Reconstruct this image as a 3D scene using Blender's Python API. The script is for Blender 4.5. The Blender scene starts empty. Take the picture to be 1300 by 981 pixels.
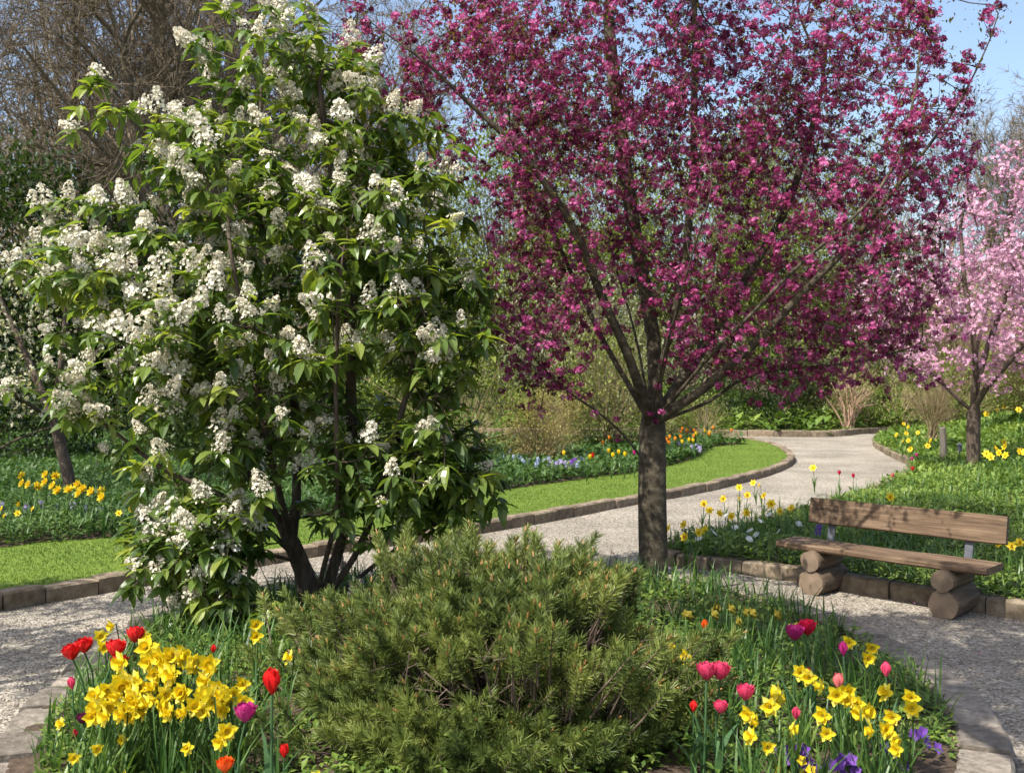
import bpy, math, random
import numpy as np
from mathutils import Vector, Matrix, noise
from mathutils.geometry import delaunay_2d_cdt

random.seed(11)
rng = np.random.default_rng(11)
scene = bpy.context.scene
C = scene.collection
PI = math.pi

# ------------------------------------------------------------------ camera, sky, sun, exposure
F, HZ, CAMH = 1264.0, 474.0, 1.8          # focal length in photo pixels, horizon row, eye height
cam_d = bpy.data.cameras.new('camera')
cam = bpy.data.objects.new('camera', cam_d)
C.objects.link(cam)
cam.location = (0, 0, CAMH)
cam.rotation_euler = (PI / 2, 0, 0)
cam_d.sensor_width = 36.0
cam_d.lens = 36.0 * F / 1300.0
cam_d.shift_y = -(490.5 - HZ) / 1300.0
cam_d.clip_start, cam_d.clip_end = 0.05, 2000
cam_d.dof.use_dof = True
cam_d.dof.focus_distance = 7.0
cam_d.dof.aperture_fstop = 5.0
scene.camera = cam

SUN_DIR = Vector((-0.74, -0.67, 0))
SUN_DIR.normalize()
SUN_EL = math.radians(54)
world = bpy.data.worlds.new('World')
scene.world = world
world.use_nodes = True
nt = world.node_tree
sky = nt.nodes.new('ShaderNodeTexSky')
sky.sky_type = 'NISHITA'
sky.sun_disc = False
sky.sun_elevation = SUN_EL
sky.sun_rotation = math.atan2(SUN_DIR.x, SUN_DIR.y)
sky.air_density, sky.dust_density, sky.ozone_density = 1.0, 2.6, 0.9
nt.links.new(sky.outputs[0], nt.nodes['Background'].inputs[0])
nt.nodes['Background'].inputs[1].default_value = 0.145
sun_d = bpy.data.lights.new('sun', 'SUN')
sun_d.energy, sun_d.angle, sun_d.color = 4.6, math.radians(0.55), (1.0, 0.95, 0.86)
sun = bpy.data.objects.new('sun', sun_d)
C.objects.link(sun)
to_sun = Vector((SUN_DIR.x * math.cos(SUN_EL), SUN_DIR.y * math.cos(SUN_EL), math.sin(SUN_EL)))
sun.rotation_euler = to_sun.to_track_quat('Z', 'Y').to_euler()
sun.location = to_sun * 60
scene.view_settings.view_transform = 'Standard'
scene.view_settings.look = 'None'
scene.view_settings.exposure = 0.92
scene.view_settings.gamma = 1.0
cy = scene.cycles
cy.max_bounces, cy.diffuse_bounces, cy.glossy_bounces = 7, 4, 2
cy.transmission_bounces, cy.transparent_max_bounces = 4, 4
cy.use_denoising = True
cy.caustics_reflective = cy.caustics_refractive = False


# ------------------------------------------------------------------ helpers
def W(px, py, z=0.0):
    """photo pixel -> point on the level z"""
    d = (CAMH - z) * F / (py - HZ)
    return np.array([(px - 650.0) * d / F, d, z])


def P(px, py, d):
    """photo pixel at distance d"""
    return np.array([(px - 650.0) * d / F, d, CAMH - (py - HZ) * d / F])


def tag(o, label=None, cat=None, group=None, kind=None):
    if label: o['label'] = label
    if cat: o['category'] = cat
    if group: o['group'] = group
    if kind: o['kind'] = kind
    return o


def empty(name, loc=(0, 0, 0), rz=0.0):
    o = bpy.data.objects.new(name, None)
    o.empty_display_size = 0.1
    o.location = loc
    o.rotation_euler = (0, 0, rz)
    C.objects.link(o)
    return o


CHILD = {}


def copy_tree(o, parent=None):
    c = o.copy()
    C.objects.link(c)
    if parent is not None:
        c.parent = parent
        CHILD.setdefault(parent.name, []).append(c)
    for ch in CHILD.get(o.name, []):
        copy_tree(ch, c)
    return c


class MB:
    def __init__(s):
        s.V, s.L, s.S, s.M, s.R, s.n = [], [], [], [], [], 0

    def add(s, V, Fc, mat=0, r=None):
        V = np.asarray(V, float).reshape(-1, 3)
        Fc = np.asarray(Fc, np.int64)
        s.V.append(V)
        s.L.append((Fc + s.n).ravel())
        s.S.append(np.full(len(Fc), Fc.shape[1], np.int64))
        s.M.append(np.full(len(Fc), mat, np.int64))
        if r is None: r = 0.5
        s.R.append(np.broadcast_to(np.asarray(r, float), (len(V),)))
        s.n += len(V)

    def inst(s, tpl, M, T, mat=0, r=None):
        V, Fc = tpl
        n, k = len(T), len(V)
        if n == 0: return
        VV = np.einsum('nij,kj->nki', M, V) + np.asarray(T)[:, None, :]
        FF = (np.asarray(Fc)[None] + (np.arange(n) * k)[:, None, None]).reshape(-1, np.asarray(Fc).shape[1])
        if r is None: r = rng.random(n)
        s.add(VV.reshape(-1, 3), FF, mat, np.repeat(np.broadcast_to(r, (n,)), k))

    def tube(s, pts, rad, sides=6, mat=0, r=None, cap=False):
        pts = np.asarray(pts, float)
        rad = np.broadcast_to(np.asarray(rad, float), (len(pts),))
        t = np.gradient(pts, axis=0)
        t /= np.linalg.norm(t, axis=1)[:, None] + 1e-9
        ref = np.array([0.31, 0.92, 0.11]) if abs(t[0, 1]) < 0.8 else np.array([0.95, 0.1, 0.2])
        x = np.cross(t, ref)
        x /= np.linalg.norm(x, axis=1)[:, None] + 1e-9
        y = np.cross(t, x)
        a = np.arange(sides) * 2 * PI / sides
        V = pts[:, None] + rad[:, None, None] * (np.cos(a)[None, :, None] * x[:, None] + np.sin(a)[None, :, None] * y[:, None])
        k = np.arange(len(pts) - 1)[:, None] * sides
        j = np.arange(sides)[None]
        j2 = (j + 1) % sides
        Fc = np.stack([k + j, k + j2, k + sides + j2, k + sides + j], -1).reshape(-1, 4)
        b = s.n
        s.add(V.reshape(-1, 3), Fc, mat, r)
        if cap:
            for base, rev in ((0, True), ((len(pts) - 1) * sides, False)):
                f = [b + base + q for q in range(sides)]
                s.L.append(np.array(f[::-1] if rev else f))
                s.S.append(np.array([sides])); s.M.append(np.array([mat]))

    def segs(s, p0, p1, r0, r1, sides=3, mat=0, r=None):
        """many straight tapering twigs at once"""
        p0, p1 = np.asarray(p0), np.asarray(p1)
        n = len(p0)
        if n == 0: return
        t = p1 - p0
        t = t / (np.linalg.norm(t, axis=1)[:, None] + 1e-9)
        x = np.cross(t, np.array([0.37, 0.83, 0.21]))
        x /= np.linalg.norm(x, axis=1)[:, None] + 1e-9
        y = np.cross(t, x)
        a = np.arange(sides) * 2 * PI / sides
        ring = np.cos(a)[None, :, None] * x[:, None] + np.sin(a)[None, :, None] * y[:, None]
        r0 = np.broadcast_to(r0, (n,)); r1 = np.broadcast_to(r1, (n,))
        V = np.concatenate([p0[:, None] + ring * r0[:, None, None], p1[:, None] + ring * r1[:, None, None]], 1)
        j = np.arange(sides); j2 = (j + 1) % sides
        f = np.stack([j, j2, sides + j2, sides + j], -1)
        FF = (f[None] + (np.arange(n) * 2 * sides)[:, None, None]).reshape(-1, 4)
        s.add(V.reshape(-1, 3), FF, mat, r)

    def mesh(s, name, mats, smooth=False):
        me = bpy.data.meshes.new(name)
        V = np.concatenate(s.V).astype(np.float32)
        L = np.concatenate(s.L).astype(np.int32)
        S = np.concatenate(s.S).astype(np.int32)
        me.vertices.add(len(V)); me.vertices.foreach_set('co', V.ravel())
        me.loops.add(len(L)); me.loops.foreach_set('vertex_index', L)
        me.polygons.add(len(S))
        me.polygons.foreach_set('loop_start', np.concatenate([[0], np.cumsum(S)[:-1]]).astype(np.int32))
        me.polygons.foreach_set('loop_total', S)
        if not isinstance(mats, (list, tuple)): mats = [mats]
        for m in mats: me.materials.append(m)
        me.polygons.foreach_set('material_index', np.concatenate(s.M).astype(np.int32))
        at = me.attributes.new('rnd', 'FLOAT', 'POINT')
        at.data.foreach_set('value', np.concatenate(s.R).astype(np.float32))
        me.update(calc_edges=True)
        me.polygons.foreach_set('use_smooth', np.full(len(S), bool(smooth)))
        return me

    def build(s, name, mats, parent=None, smooth=False):
        return obj(name, s.mesh(name, mats, smooth), parent)


def obj(name, me, parent=None):
    o = bpy.data.objects.new(name, me)
    C.objects.link(o)
    if parent is not None:
        o.parent = parent
        CHILD.setdefault(parent.name, []).append(o)
    return o


def unit(v):
    v = np.asarray(v, float)
    return v / (np.linalg.norm(v, axis=-1, keepdims=True) + 1e-9)


def frames(d, up=None, roll=None, scale=1.0):
    """matrices whose +Y is d and +Z leans to up"""
    y = unit(d)
    n = len(y)
    u = np.broadcast_to(np.array([0, 0, 1.0]) if up is None else up, (n, 3)).copy()
    u += rng.normal(0, 0.02, (n, 3))
    x = unit(np.cross(y, u))
    z = np.cross(x, y)
    if roll is not None:
        c, s_ = np.cos(roll)[:, None], np.sin(roll)[:, None]
        x, z = x * c + z * s_, z * c - x * s_
    M = np.stack([x, y, z], -1)
    return M * np.broadcast_to(np.asarray(scale, float), (n,))[:, None, None]


def rdir(n):
    return unit(rng.normal(0, 1, (n, 3)))


def leaf_tpl(L=1.0, w=0.3, droop=0.25, fold=0.15, seg=4, peak=0.9):
    t = np.linspace(0, 1, seg + 1)
    wd = w * 0.5 * np.sin(PI * np.clip(t, 0.02, 0.985) ** peak)
    y, z = L * t, -droop * L * t ** 2
    mid = np.stack([0 * t, y, z], -1)
    lf = np.stack([-wd, y, z + fold * wd * 2], -1)
    rt = np.stack([wd, y, z + fold * wd * 2], -1)
    V = np.concatenate([lf, mid, rt])
    k = seg + 1
    f = []
    for i in range(seg):
        f.append([i, k + i, k + i + 1, i + 1])
        f.append([k + i, 2 * k + i, 2 * k + i + 1, k + i + 1])
    return V, np.array(f)


def blade_tpl(L=1.0, w=0.03, bend=0.3, seg=5, tip=0.5):
    """strap leaf standing up along Z and bending towards +X"""
    t = np.linspace(0, 1, seg + 1)
    wd = w * 0.5 * np.where(t < tip, 1, np.clip((1 - t) / (1 - tip), 0.06, 1)) * (0.75 + 0.25 * np.minimum(1, t * 3))
    x = bend * L * t ** 2.2
    z = L * t * (1 - 0.25 * bend * t ** 2)
    a = np.stack([x, -wd, z], -1); b = np.stack([x, wd, z], -1)
    V = np.concatenate([a, b]); k = seg + 1
    return V, np.array([[i, i + 1, k + i + 1, k + i] for i in range(seg)])


def diamond_tpl(w=0.5):
    V = np.array([[0, 0, 0], [w / 2, 0.5, 0.06], [0, 1, -0.05], [-w / 2, 0.5, 0.06]])
    return V, np.array([[0, 1, 2, 3]])


def rotz(a, scale=1.0):
    c, s_ = np.cos(a), np.sin(a)
    n = len(a)
    M = np.zeros((n, 3, 3))
    M[:, 0, 0] = c; M[:, 0, 1] = -s_; M[:, 1, 0] = s_; M[:, 1, 1] = c; M[:, 2, 2] = 1
    return M * np.broadcast_to(np.asarray(scale, float), (n,))[:, None, None]


def in_poly(pts, poly):
    x, y = pts[:, 0], pts[:, 1]
    inside = np.zeros(len(pts), bool)
    n = len(poly)
    for i in range(n):
        x0, y0 = poly[i][:2]; x1, y1 = poly[(i + 1) % n][:2]
        c = (y0 > y) != (y1 > y)
        xi = (x1 - x0) * (y - y0) / ((y1 - y0) or 1e-9) + x0
        inside ^= c & (x < xi)
    return inside


def scatter(poly, n, dens=None):
    poly = np.asarray(poly)[:, :2]
    lo, hi = poly.min(0), poly.max(0)
    out = np.zeros((0, 2))
    for _ in range(60):
        p = lo + rng.random((n * 2, 2)) * (hi - lo)
        p = p[in_poly(p, poly)]
        if dens is not None: p = p[rng.random(len(p)) < dens(p)]
        out = np.concatenate([out, p])
        if len(out) >= n: break
    return out[:n]


def smooth_line(pts, step=0.15, closed=False):
    """Catmull-Rom through the points, resampled to even steps"""
    pts = np.asarray(pts, float)
    n = len(pts)
    out = []
    rngi = range(n if closed else n - 1)
    for i in rngi:
        if closed:
            p0, p1, p2, p3 = pts[(i - 1) % n], pts[i], pts[(i + 1) % n], pts[(i + 2) % n]
        else:
            p0, p1, p2, p3 = pts[max(i - 1, 0)], pts[i], pts[i + 1], pts[min(i + 2, n - 1)]
        for t in np.linspace(0, 1, 12, endpoint=False):
            out.append(0.5 * (2 * p1 + (p2 - p0) * t + (2 * p0 - 5 * p1 + 4 * p2 - p3) * t * t + (3 * p1 - p0 - 3 * p2 + p3) * t ** 3))
    out.append(pts[0] if closed else pts[-1])
    out = np.array(out)
    s_ = np.concatenate([[0], np.cumsum(np.linalg.norm(np.diff(out[:, :2], axis=0), axis=1))])
    m = max(3, int(s_[-1] / step))
    q = np.linspace(0, s_[-1], m + 1)
    res = np.stack([np.interp(q, s_, out[:, i]) for i in range(out.shape[1])], -1)
    return res[:-1] if closed else res


def nz(p, scale=1.0, seed=0.0):
    return np.array([noise.noise(Vector((q[0] * scale + seed, q[1] * scale - seed, (q[2] if len(q) > 2 else 0) * scale))) for q in p])


# ------------------------------------------------------------------ materials
def new_mat(name):
    m = bpy.data.materials.new(name)
    m.use_nodes = True
    return m, m.node_tree, m.node_tree.nodes['Principled BSDF'], m.node_tree.nodes['Material Output']


def ramp(nt_, cols, fac):
    r = nt_.nodes.new('ShaderNodeValToRGB')
    e = r.color_ramp.elements
    n = len(cols)
    e[0].position, e[0].color = 0, (*cols[0], 1)
    e[1].position, e[1].color = 1, (*cols[-1], 1)
    for i in range(1, n - 1):
        q = e.new(i / (n - 1)); q.color = (*cols[i], 1)
    nt_.links.new(fac, r.inputs[0])
    return r.outputs[0]


def leaf_mat(name, cols, trans=0.35, rough=0.5, spec=0.35, tint=(1.15, 1.2, 0.7), objrand=0.25):
    m, t, p, out = new_mat(name)
    a = t.nodes.new('ShaderNodeAttribute'); a.attribute_name = 'rnd'
    oi = t.nodes.new('ShaderNodeObjectInfo')
    ma = t.nodes.new('ShaderNodeMath'); ma.operation = 'MULTIPLY_ADD'
    t.links.new(oi.outputs['Random'], ma.inputs[0]); ma.inputs[1].default_value = objrand
    ma.inputs[2].default_value = -objrand / 2
    ad = t.nodes.new('ShaderNodeMath'); ad.operation = 'ADD'; ad.use_clamp = True
    t.links.new(a.outputs['Fac'], ad.inputs[0]); t.links.new(ma.outputs[0], ad.inputs[1])
    col = ramp(t, cols, ad.outputs[0])
    # fine mottling
    n_ = t.nodes.new('ShaderNodeTexNoise'); n_.inputs['Scale'].default_value = 40
    mr = t.nodes.new('ShaderNodeMapRange'); mr.inputs[3].default_value = 0.75; mr.inputs[4].default_value = 1.25
    t.links.new(n_.outputs[0], mr.inputs[0])
    hs = t.nodes.new('ShaderNodeHueSaturation')
    t.links.new(mr.outputs[0], hs.inputs['Value']); t.links.new(col, hs.inputs['Color'])
    col = hs.outputs[0]
    t.links.new(col, p.inputs['Base Color'])
    p.inputs['Roughness'].default_value = rough
    p.inputs['Specular IOR Level'].default_value = spec
    if trans > 0:
        tr = t.nodes.new('ShaderNodeBsdfTranslucent')
        mx = t.nodes.new('ShaderNodeMixRGB'); mx.blend_type = 'MULTIPLY'; mx.inputs[0].default_value = 1
        mx.inputs[2].default_value = (*tint, 1)
        t.links.new(col, mx.inputs[1]); t.links.new(mx.outputs[0], tr.inputs[0])
        ms = t.nodes.new('ShaderNodeMixShader'); ms.inputs[0].default_value = trans
        t.links.new(p.outputs[0], ms.inputs[1]); t.links.new(tr.outputs[0], ms.inputs[2])
        t.links.new(ms.outputs[0], out.inputs[0])
    return m


def rough_mat(name, cols, scale=6.0, stretch=(1, 1, 1), rough=0.85, bump=0.4, detail=8, dist=0.02, spec=0.25, fine=None):
    m, t, p, out = new_mat(name)
    tc = t.nodes.new('ShaderNodeTexCoord')
    mp = t.nodes.new('ShaderNodeMapping'); mp.inputs['Scale'].default_value = stretch
    t.links.new(tc.outputs['Object'], mp.inputs[0])
    n_ = t.nodes.new('ShaderNodeTexNoise'); n_.inputs['Scale'].default_value = scale
    n_.inputs['Detail'].default_value = detail; n_.inputs['Roughness'].default_value = 0.65
    t.links.new(mp.outputs[0], n_.inputs[0])
    mr = t.nodes.new('ShaderNodeMapRange'); mr.inputs[1].default_value = 0.25; mr.inputs[2].default_value = 0.75
    t.links.new(n_.outputs[0], mr.inputs[0])
    col = ramp(t, cols, mr.outputs[0])
    a = t.nodes.new('ShaderNodeAttribute'); a.attribute_name = 'rnd'
    m2 = t.nodes.new('ShaderNodeMapRange'); m2.inputs[3].default_value = 0.72; m2.inputs[4].default_value = 1.28
    t.links.new(a.outputs['Fac'], m2.inputs[0])
    hs = t.nodes.new('ShaderNodeHueSaturation')
    t.links.new(m2.outputs[0], hs.inputs['Value']); t.links.new(col, hs.inputs['Color'])
    t.links.new(hs.outputs[0], p.inputs['Base Color'])
    p.inputs['Roughness'].default_value = rough
    p.inputs['Specular IOR Level'].default_value = spec
    b = t.nodes.new('ShaderNodeBump'); b.inputs['Strength'].default_value = bump; b.inputs['Distance'].default_value = dist
    t.links.new(n_.outputs[0], b.inputs['Height']); t.links.new(b.outputs[0], p.inputs['Normal'])
    return m


def gravel_mat():
    m, t, p, out = new_mat('gravel')
    tc = t.nodes.new('ShaderNodeTexCoord')
    v = t.nodes.new('ShaderNodeTexVoronoi'); v.inputs['Scale'].default_value = 62; v.inputs['Randomness'].default_value = 1
    t.links.new(tc.outputs['Object'], v.inputs['Vector'])
    sep = t.nodes.new('ShaderNodeSeparateColor'); t.links.new(v.outputs['Color'], sep.inputs[0])
    col = ramp(t, [(0.095, 0.082, 0.062), (0.21, 0.185, 0.148), (0.275, 0.245, 0.195), (0.315, 0.277, 0.22), (0.41, 0.375, 0.325)], sep.outputs[0])
    n_ = t.nodes.new('ShaderNodeTexNoise'); n_.inputs['Scale'].default_value = 0.9; n_.inputs['Detail'].default_value = 6
    t.links.new(tc.outputs['Object'], n_.inputs[0])
    mr = t.nodes.new('ShaderNodeMapRange'); mr.inputs[1].default_value = 0.3; mr.inputs[2].default_value = 0.7
    mr.inputs[3].default_value = 0.68; mr.inputs[4].default_value = 1.2
    t.links.new(n_.outputs[0], mr.inputs[0])
    hs = t.nodes.new('ShaderNodeHueSaturation'); t.links.new(mr.outputs[0], hs.inputs['Value']); t.links.new(col, hs.inputs['Color'])
    t.links.new(hs.outputs[0], p.inputs['Base Color'])
    p.inputs['Roughness'].default_value = 0.9; p.inputs['Specular IOR Level'].default_value = 0.2
    b = t.nodes.new('ShaderNodeBump'); b.inputs['Strength'].default_value = 0.9; b.inputs['Distance'].default_value = 0.012; b.invert = True
    t.links.new(v.outputs['Distance'], b.inputs['Height']); t.links.new(b.outputs[0], p.inputs['Normal'])
    return m


M = {}
M['gravel'] = gravel_mat()
M['pebble'] = rough_mat('pebble', [(0.13, 0.11, 0.09), (0.24, 0.205, 0.17), (0.36, 0.32, 0.28)], scale=25, bump=0.2)
M['soil'] = rough_mat('soil', [(0.030, 0.021, 0.015), (0.075, 0.052, 0.036), (0.14, 0.10, 0.07)], scale=18, bump=1.0, dist=0.03)
M['forest_floor'] = rough_mat('forest_floor', [(0.03, 0.035, 0.012), (0.06, 0.08, 0.02), (0.11, 0.10, 0.045)], scale=3, bump=1.0, dist=0.08)
M['turf'] = rough_mat('turf', [(0.065, 0.11, 0.014), (0.105, 0.16, 0.02), (0.15, 0.205, 0.03)], scale=9, bump=0.6, dist=0.02)
M['kerb'] = rough_mat('kerb', [(0.075, 0.056, 0.036), (0.17, 0.132, 0.09), (0.28, 0.23, 0.165)], scale=12, bump=0.6, dist=0.012)
M['granite'] = rough_mat('granite', [(0.085, 0.072, 0.058), (0.20, 0.172, 0.14), (0.31, 0.27, 0.225)], scale=22, bump=1.0, dist=0.02)
M['bark_brown'] = rough_mat('bark_brown', [(0.035, 0.025, 0.018), (0.075, 0.055, 0.04), (0.15, 0.12, 0.09)], scale=9, stretch=(3, 3, 0.7), bump=0.8, dist=0.012)
M['bark_crab'] = rough_mat('bark_crab', [(0.022, 0.018, 0.012), (0.060, 0.048, 0.032), (0.17, 0.145, 0.10)], scale=8, stretch=(1.3, 1.3, 2.0), bump=0.9, dist=0.014)
M['bark_grey'] = rough_mat('bark_grey', [(0.075, 0.058, 0.038), (0.155, 0.122, 0.080), (0.27, 0.22, 0.15)], scale=5, stretch=(2, 2, 0.6), bump=0.7, dist=0.03)
M['twig_tan'] = rough_mat('twig_tan', [(0.14, 0.11, 0.06), (0.22, 0.17, 0.09), (0.30, 0.24, 0.14)], scale=5, bump=0.3)
M['twig_pink'] = rough_mat('twig_pink', [(0.22, 0.13, 0.09), (0.34, 0.22, 0.15), (0.42, 0.30, 0.22)], scale=5, bump=0.3)
M['deadwood'] = rough_mat('deadwood', [(0.09, 0.065, 0.045), (0.17, 0.13, 0.10), (0.28, 0.23, 0.18)], scale=20, bump=0.4)
M['pine_bark'] = rough_mat('pine_bark', [(0.035, 0.024, 0.017), (0.08, 0.058, 0.042), (0.17, 0.13, 0.10)], scale=20, bump=0.5)
M['plank'] = rough_mat('plank', [(0.034, 0.023, 0.014), (0.118, 0.076, 0.046), (0.235, 0.165, 0.105)], scale=9, stretch=(0.3, 4, 6), bump=0.6, dist=0.006, rough=0.72)
M['log'] = rough_mat('log', [(0.038, 0.026, 0.018), (0.105, 0.075, 0.05), (0.19, 0.14, 0.095)], scale=8, stretch=(3.5, 0.5, 3.5), bump=1.0, dist=0.008)
M['steel'] = rough_mat('steel', [(0.05, 0.055, 0.065), (0.085, 0.09, 0.105), (0.12, 0.125, 0.14)], scale=9, bump=0.1, rough=0.5)
M['post_wood'] = rough_mat('post_wood', [(0.06, 0.055, 0.045), (0.12, 0.105, 0.085), (0.19, 0.17, 0.14)], scale=9, stretch=(3, 3, 0.5), bump=0.5)
M['grass'] = leaf_mat('grass', [(0.060, 0.115, 0.014), (0.11, 0.175, 0.024), (0.19, 0.25, 0.045)], trans=0.35, rough=0.55, spec=0.25)
M['white_leaf'] = leaf_mat('white_leaf', [(0.034, 0.064, 0.018), (0.074, 0.124, 0.030), (0.130, 0.188, 0.042), (0.25, 0.29, 0.06)], trans=0.40, rough=0.30, spec=0.5, tint=(1.9, 1.9, 0.6))
M['white_petal'] = leaf_mat('white_petal', [(0.53, 0.46, 0.31), (0.71, 0.67, 0.555), (0.785, 0.76, 0.68)], trans=0.3, tint=(1, 1, 0.95), spec=0.2)
M['panicle_stem'] = leaf_mat('panicle_stem', [(0.16, 0.17, 0.05), (0.26, 0.22, 0.08)], trans=0)
M['crab_petal'] = leaf_mat('crab_petal', [(0.075, 0.008, 0.026), (0.22, 0.024, 0.092), (0.40, 0.062, 0.21), (0.57, 0.17, 0.375)], trans=0.33, tint=(1.25, 0.9, 1.05), spec=0.25)
M['crab_leaf'] = leaf_mat('crab_leaf', [(0.06, 0.060, 0.016), (0.11, 0.10, 0.026), (0.085, 0.10, 0.022), (0.17, 0.085, 0.03), (0.30, 0.12, 0.03)], trans=0.4, tint=(1.5, 1.3, 0.6))
M['pink_petal'] = leaf_mat('pink_petal', [(0.36, 0.15, 0.245), (0.53, 0.27, 0.39), (0.66, 0.43, 0.53)], trans=0.3, tint=(1.1, 0.95, 1.0), spec=0.2)
M['pine_needle'] = leaf_mat('pine_needle', [(0.045, 0.070, 0.018), (0.102, 0.142, 0.034), (0.172, 0.215, 0.050), (0.27, 0.292, 0.08)], trans=0.25, rough=0.45, spec=0.35)
M['pine_bud'] = leaf_mat('pine_bud', [(0.26, 0.12, 0.04), (0.42, 0.24, 0.10)], trans=0)
M['daff_petal'] = leaf_mat('daff_petal', [(0.60, 0.50, 0.018), (0.70, 0.60, 0.035), (0.76, 0.69, 0.13)], trans=0.35, tint=(1.1, 1.05, 0.6), spec=0.2)
M['daff_shaded'] = leaf_mat('daff_shaded', [(0.16, 0.14, 0.02), (0.24, 0.20, 0.03), (0.30, 0.25, 0.04)], trans=0.3, tint=(1.1, 1.05, 0.6), spec=0.2)  # petal yellow dulled: backlit shade put into the colour
M['daff_trumpet'] = leaf_mat('daff_trumpet', [(0.62, 0.45, 0.010), (0.70, 0.54, 0.018)], trans=0.3, tint=(1.1, 1.0, 0.6), spec=0.2)
M['bulb_leaf'] = leaf_mat('bulb_leaf', [(0.028, 0.072, 0.022), (0.055, 0.125, 0.030), (0.095, 0.175, 0.035), (0.15, 0.22, 0.05)], trans=0.35, rough=0.42, spec=0.4)
M['tulip_leaf'] = leaf_mat('tulip_leaf', [(0.04, 0.10, 0.04), (0.08, 0.16, 0.06)], trans=0.3, rough=0.45)
M['cover_leaf'] = leaf_mat('cover_leaf', [(0.040, 0.080, 0.016), (0.085, 0.150, 0.024), (0.14, 0.215, 0.034), (0.22, 0.29, 0.06)], trans=0.35)
M['cover_dark'] = leaf_mat('cover_dark', [(0.03, 0.07, 0.018), (0.06, 0.115, 0.026), (0.10, 0.165, 0.038)], trans=0.3)
for k_, c_ in dict(red=(0.62, 0.012, 0.012), crimson=(0.44, 0.008, 0.045), magenta=(0.42, 0.022, 0.17), rose=(0.62, 0.055, 0.14), coral=(0.62, 0.15, 0.15),
                   plum=(0.13, 0.008, 0.055), flame=(0.72, 0.10, 0.008), amber=(0.80, 0.62, 0.03), orange=(0.72, 0.25, 0.012), yellow=(0.78, 0.56, 0.015), gold=(0.78, 0.54, 0.02),
                   violet=(0.17, 0.06, 0.36), lilac=(0.42, 0.37, 0.58), blue=(0.32, 0.38, 0.56), white=(0.78, 0.78, 0.72), blush=(0.66, 0.48, 0.50)).items():
    M[k_] = leaf_mat('petal_' + k_, [tuple(v * 0.72 for v in c_), c_, tuple(min(0.85, v * 1.15 + 0.02) for v in c_)], trans=0.3, tint=(1.1, 0.95, 0.95), spec=0.25)


def foliage_mat(name, base, spread=0.55, trans=0.35):
    lo = tuple(b * (1 - spread) for b in base); hi = tuple(b * (1 + spread) for b in base)
    return leaf_mat(name, [lo, base, hi], trans=trans, tint=(1.3, 1.3, 0.6))


M['f_dark'] = foliage_mat('foliage_dark', (0.028, 0.050, 0.014))
M['f_mid'] = foliage_mat('foliage_mid', (0.058, 0.092, 0.020))
M['f_lime'] = foliage_mat('foliage_lime', (0.17, 0.22, 0.035))
M['f_olive'] = foliage_mat('foliage_olive', (0.155, 0.18, 0.045))
M['f_yellow'] = foliage_mat('foliage_yellow', (0.34, 0.29, 0.10))
M['f_pale'] = foliage_mat('foliage_pale', (0.30, 0.32, 0.20))
M['f_bluegreen'] = foliage_mat('foliage_bluegreen', (0.045, 0.095, 0.045))
M['f_brown'] = foliage_mat('foliage_brown', (0.11, 0.085, 0.045))


# ------------------------------------------------------------------ ground, path, lawn, beds
def slope(x, y):
    """the right-hand bank climbs gently away from its kerb"""
    x, y = np.atleast_1d(np.asarray(x, float)), np.atleast_1d(np.asarray(y, float))
    q = L2[::3, :2]
    dist = np.concatenate([np.hypot(x[i:i + 8000, None] - q[None, :, 0], y[i:i + 8000, None] - q[None, :, 1]).min(1) for i in range(0, len(x), 8000)])
    s1 = np.clip((dist - 0.4) / 6, 0, 1); s2 = np.clip((y - 10) / 8, 0, 1)
    return 1.1 * s1 * s1 * (3 - 2 * s1) * s2 * s2 * (3 - 2 * s2)


def sheet(name, poly, zf, mat, step=0.5):
    poly = np.asarray(poly, float)[:, :2]
    lo, hi = poly.min(0), poly.max(0)
    gx, gy = np.meshgrid(np.arange(lo[0], hi[0], step), np.arange(lo[1], hi[1], step))
    g = np.stack([gx.ravel(), gy.ravel()], -1) + rng.normal(0, step * 0.1, (gx.size, 2))
    g = g[in_poly(g, poly)]
    n = len(poly)
    vs = [Vector(p) for p in poly] + [Vector(p) for p in g]
    r = delaunay_2d_cdt(vs, [(i, (i + 1) % n) for i in range(n)], [list(range(n))], 1, 1e-4)
    V = np.array([[v.x, v.y, 0] for v in r[0]])
    V[:, 2] = zf(V[:, 0], V[:, 1])
    Fc = np.array(r[2])
    a, b, c = V[Fc[:, 0]], V[Fc[:, 1]], V[Fc[:, 2]]
    flip = np.cross(b - a, c - a)[:, 2] < 0
    Fc[flip] = Fc[flip][:, ::-1]
    m = MB(); m.add(V, Fc)
    o = m.build(name, mat, smooth=True)
    o['kind'] = 'structure'
    return o


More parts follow.
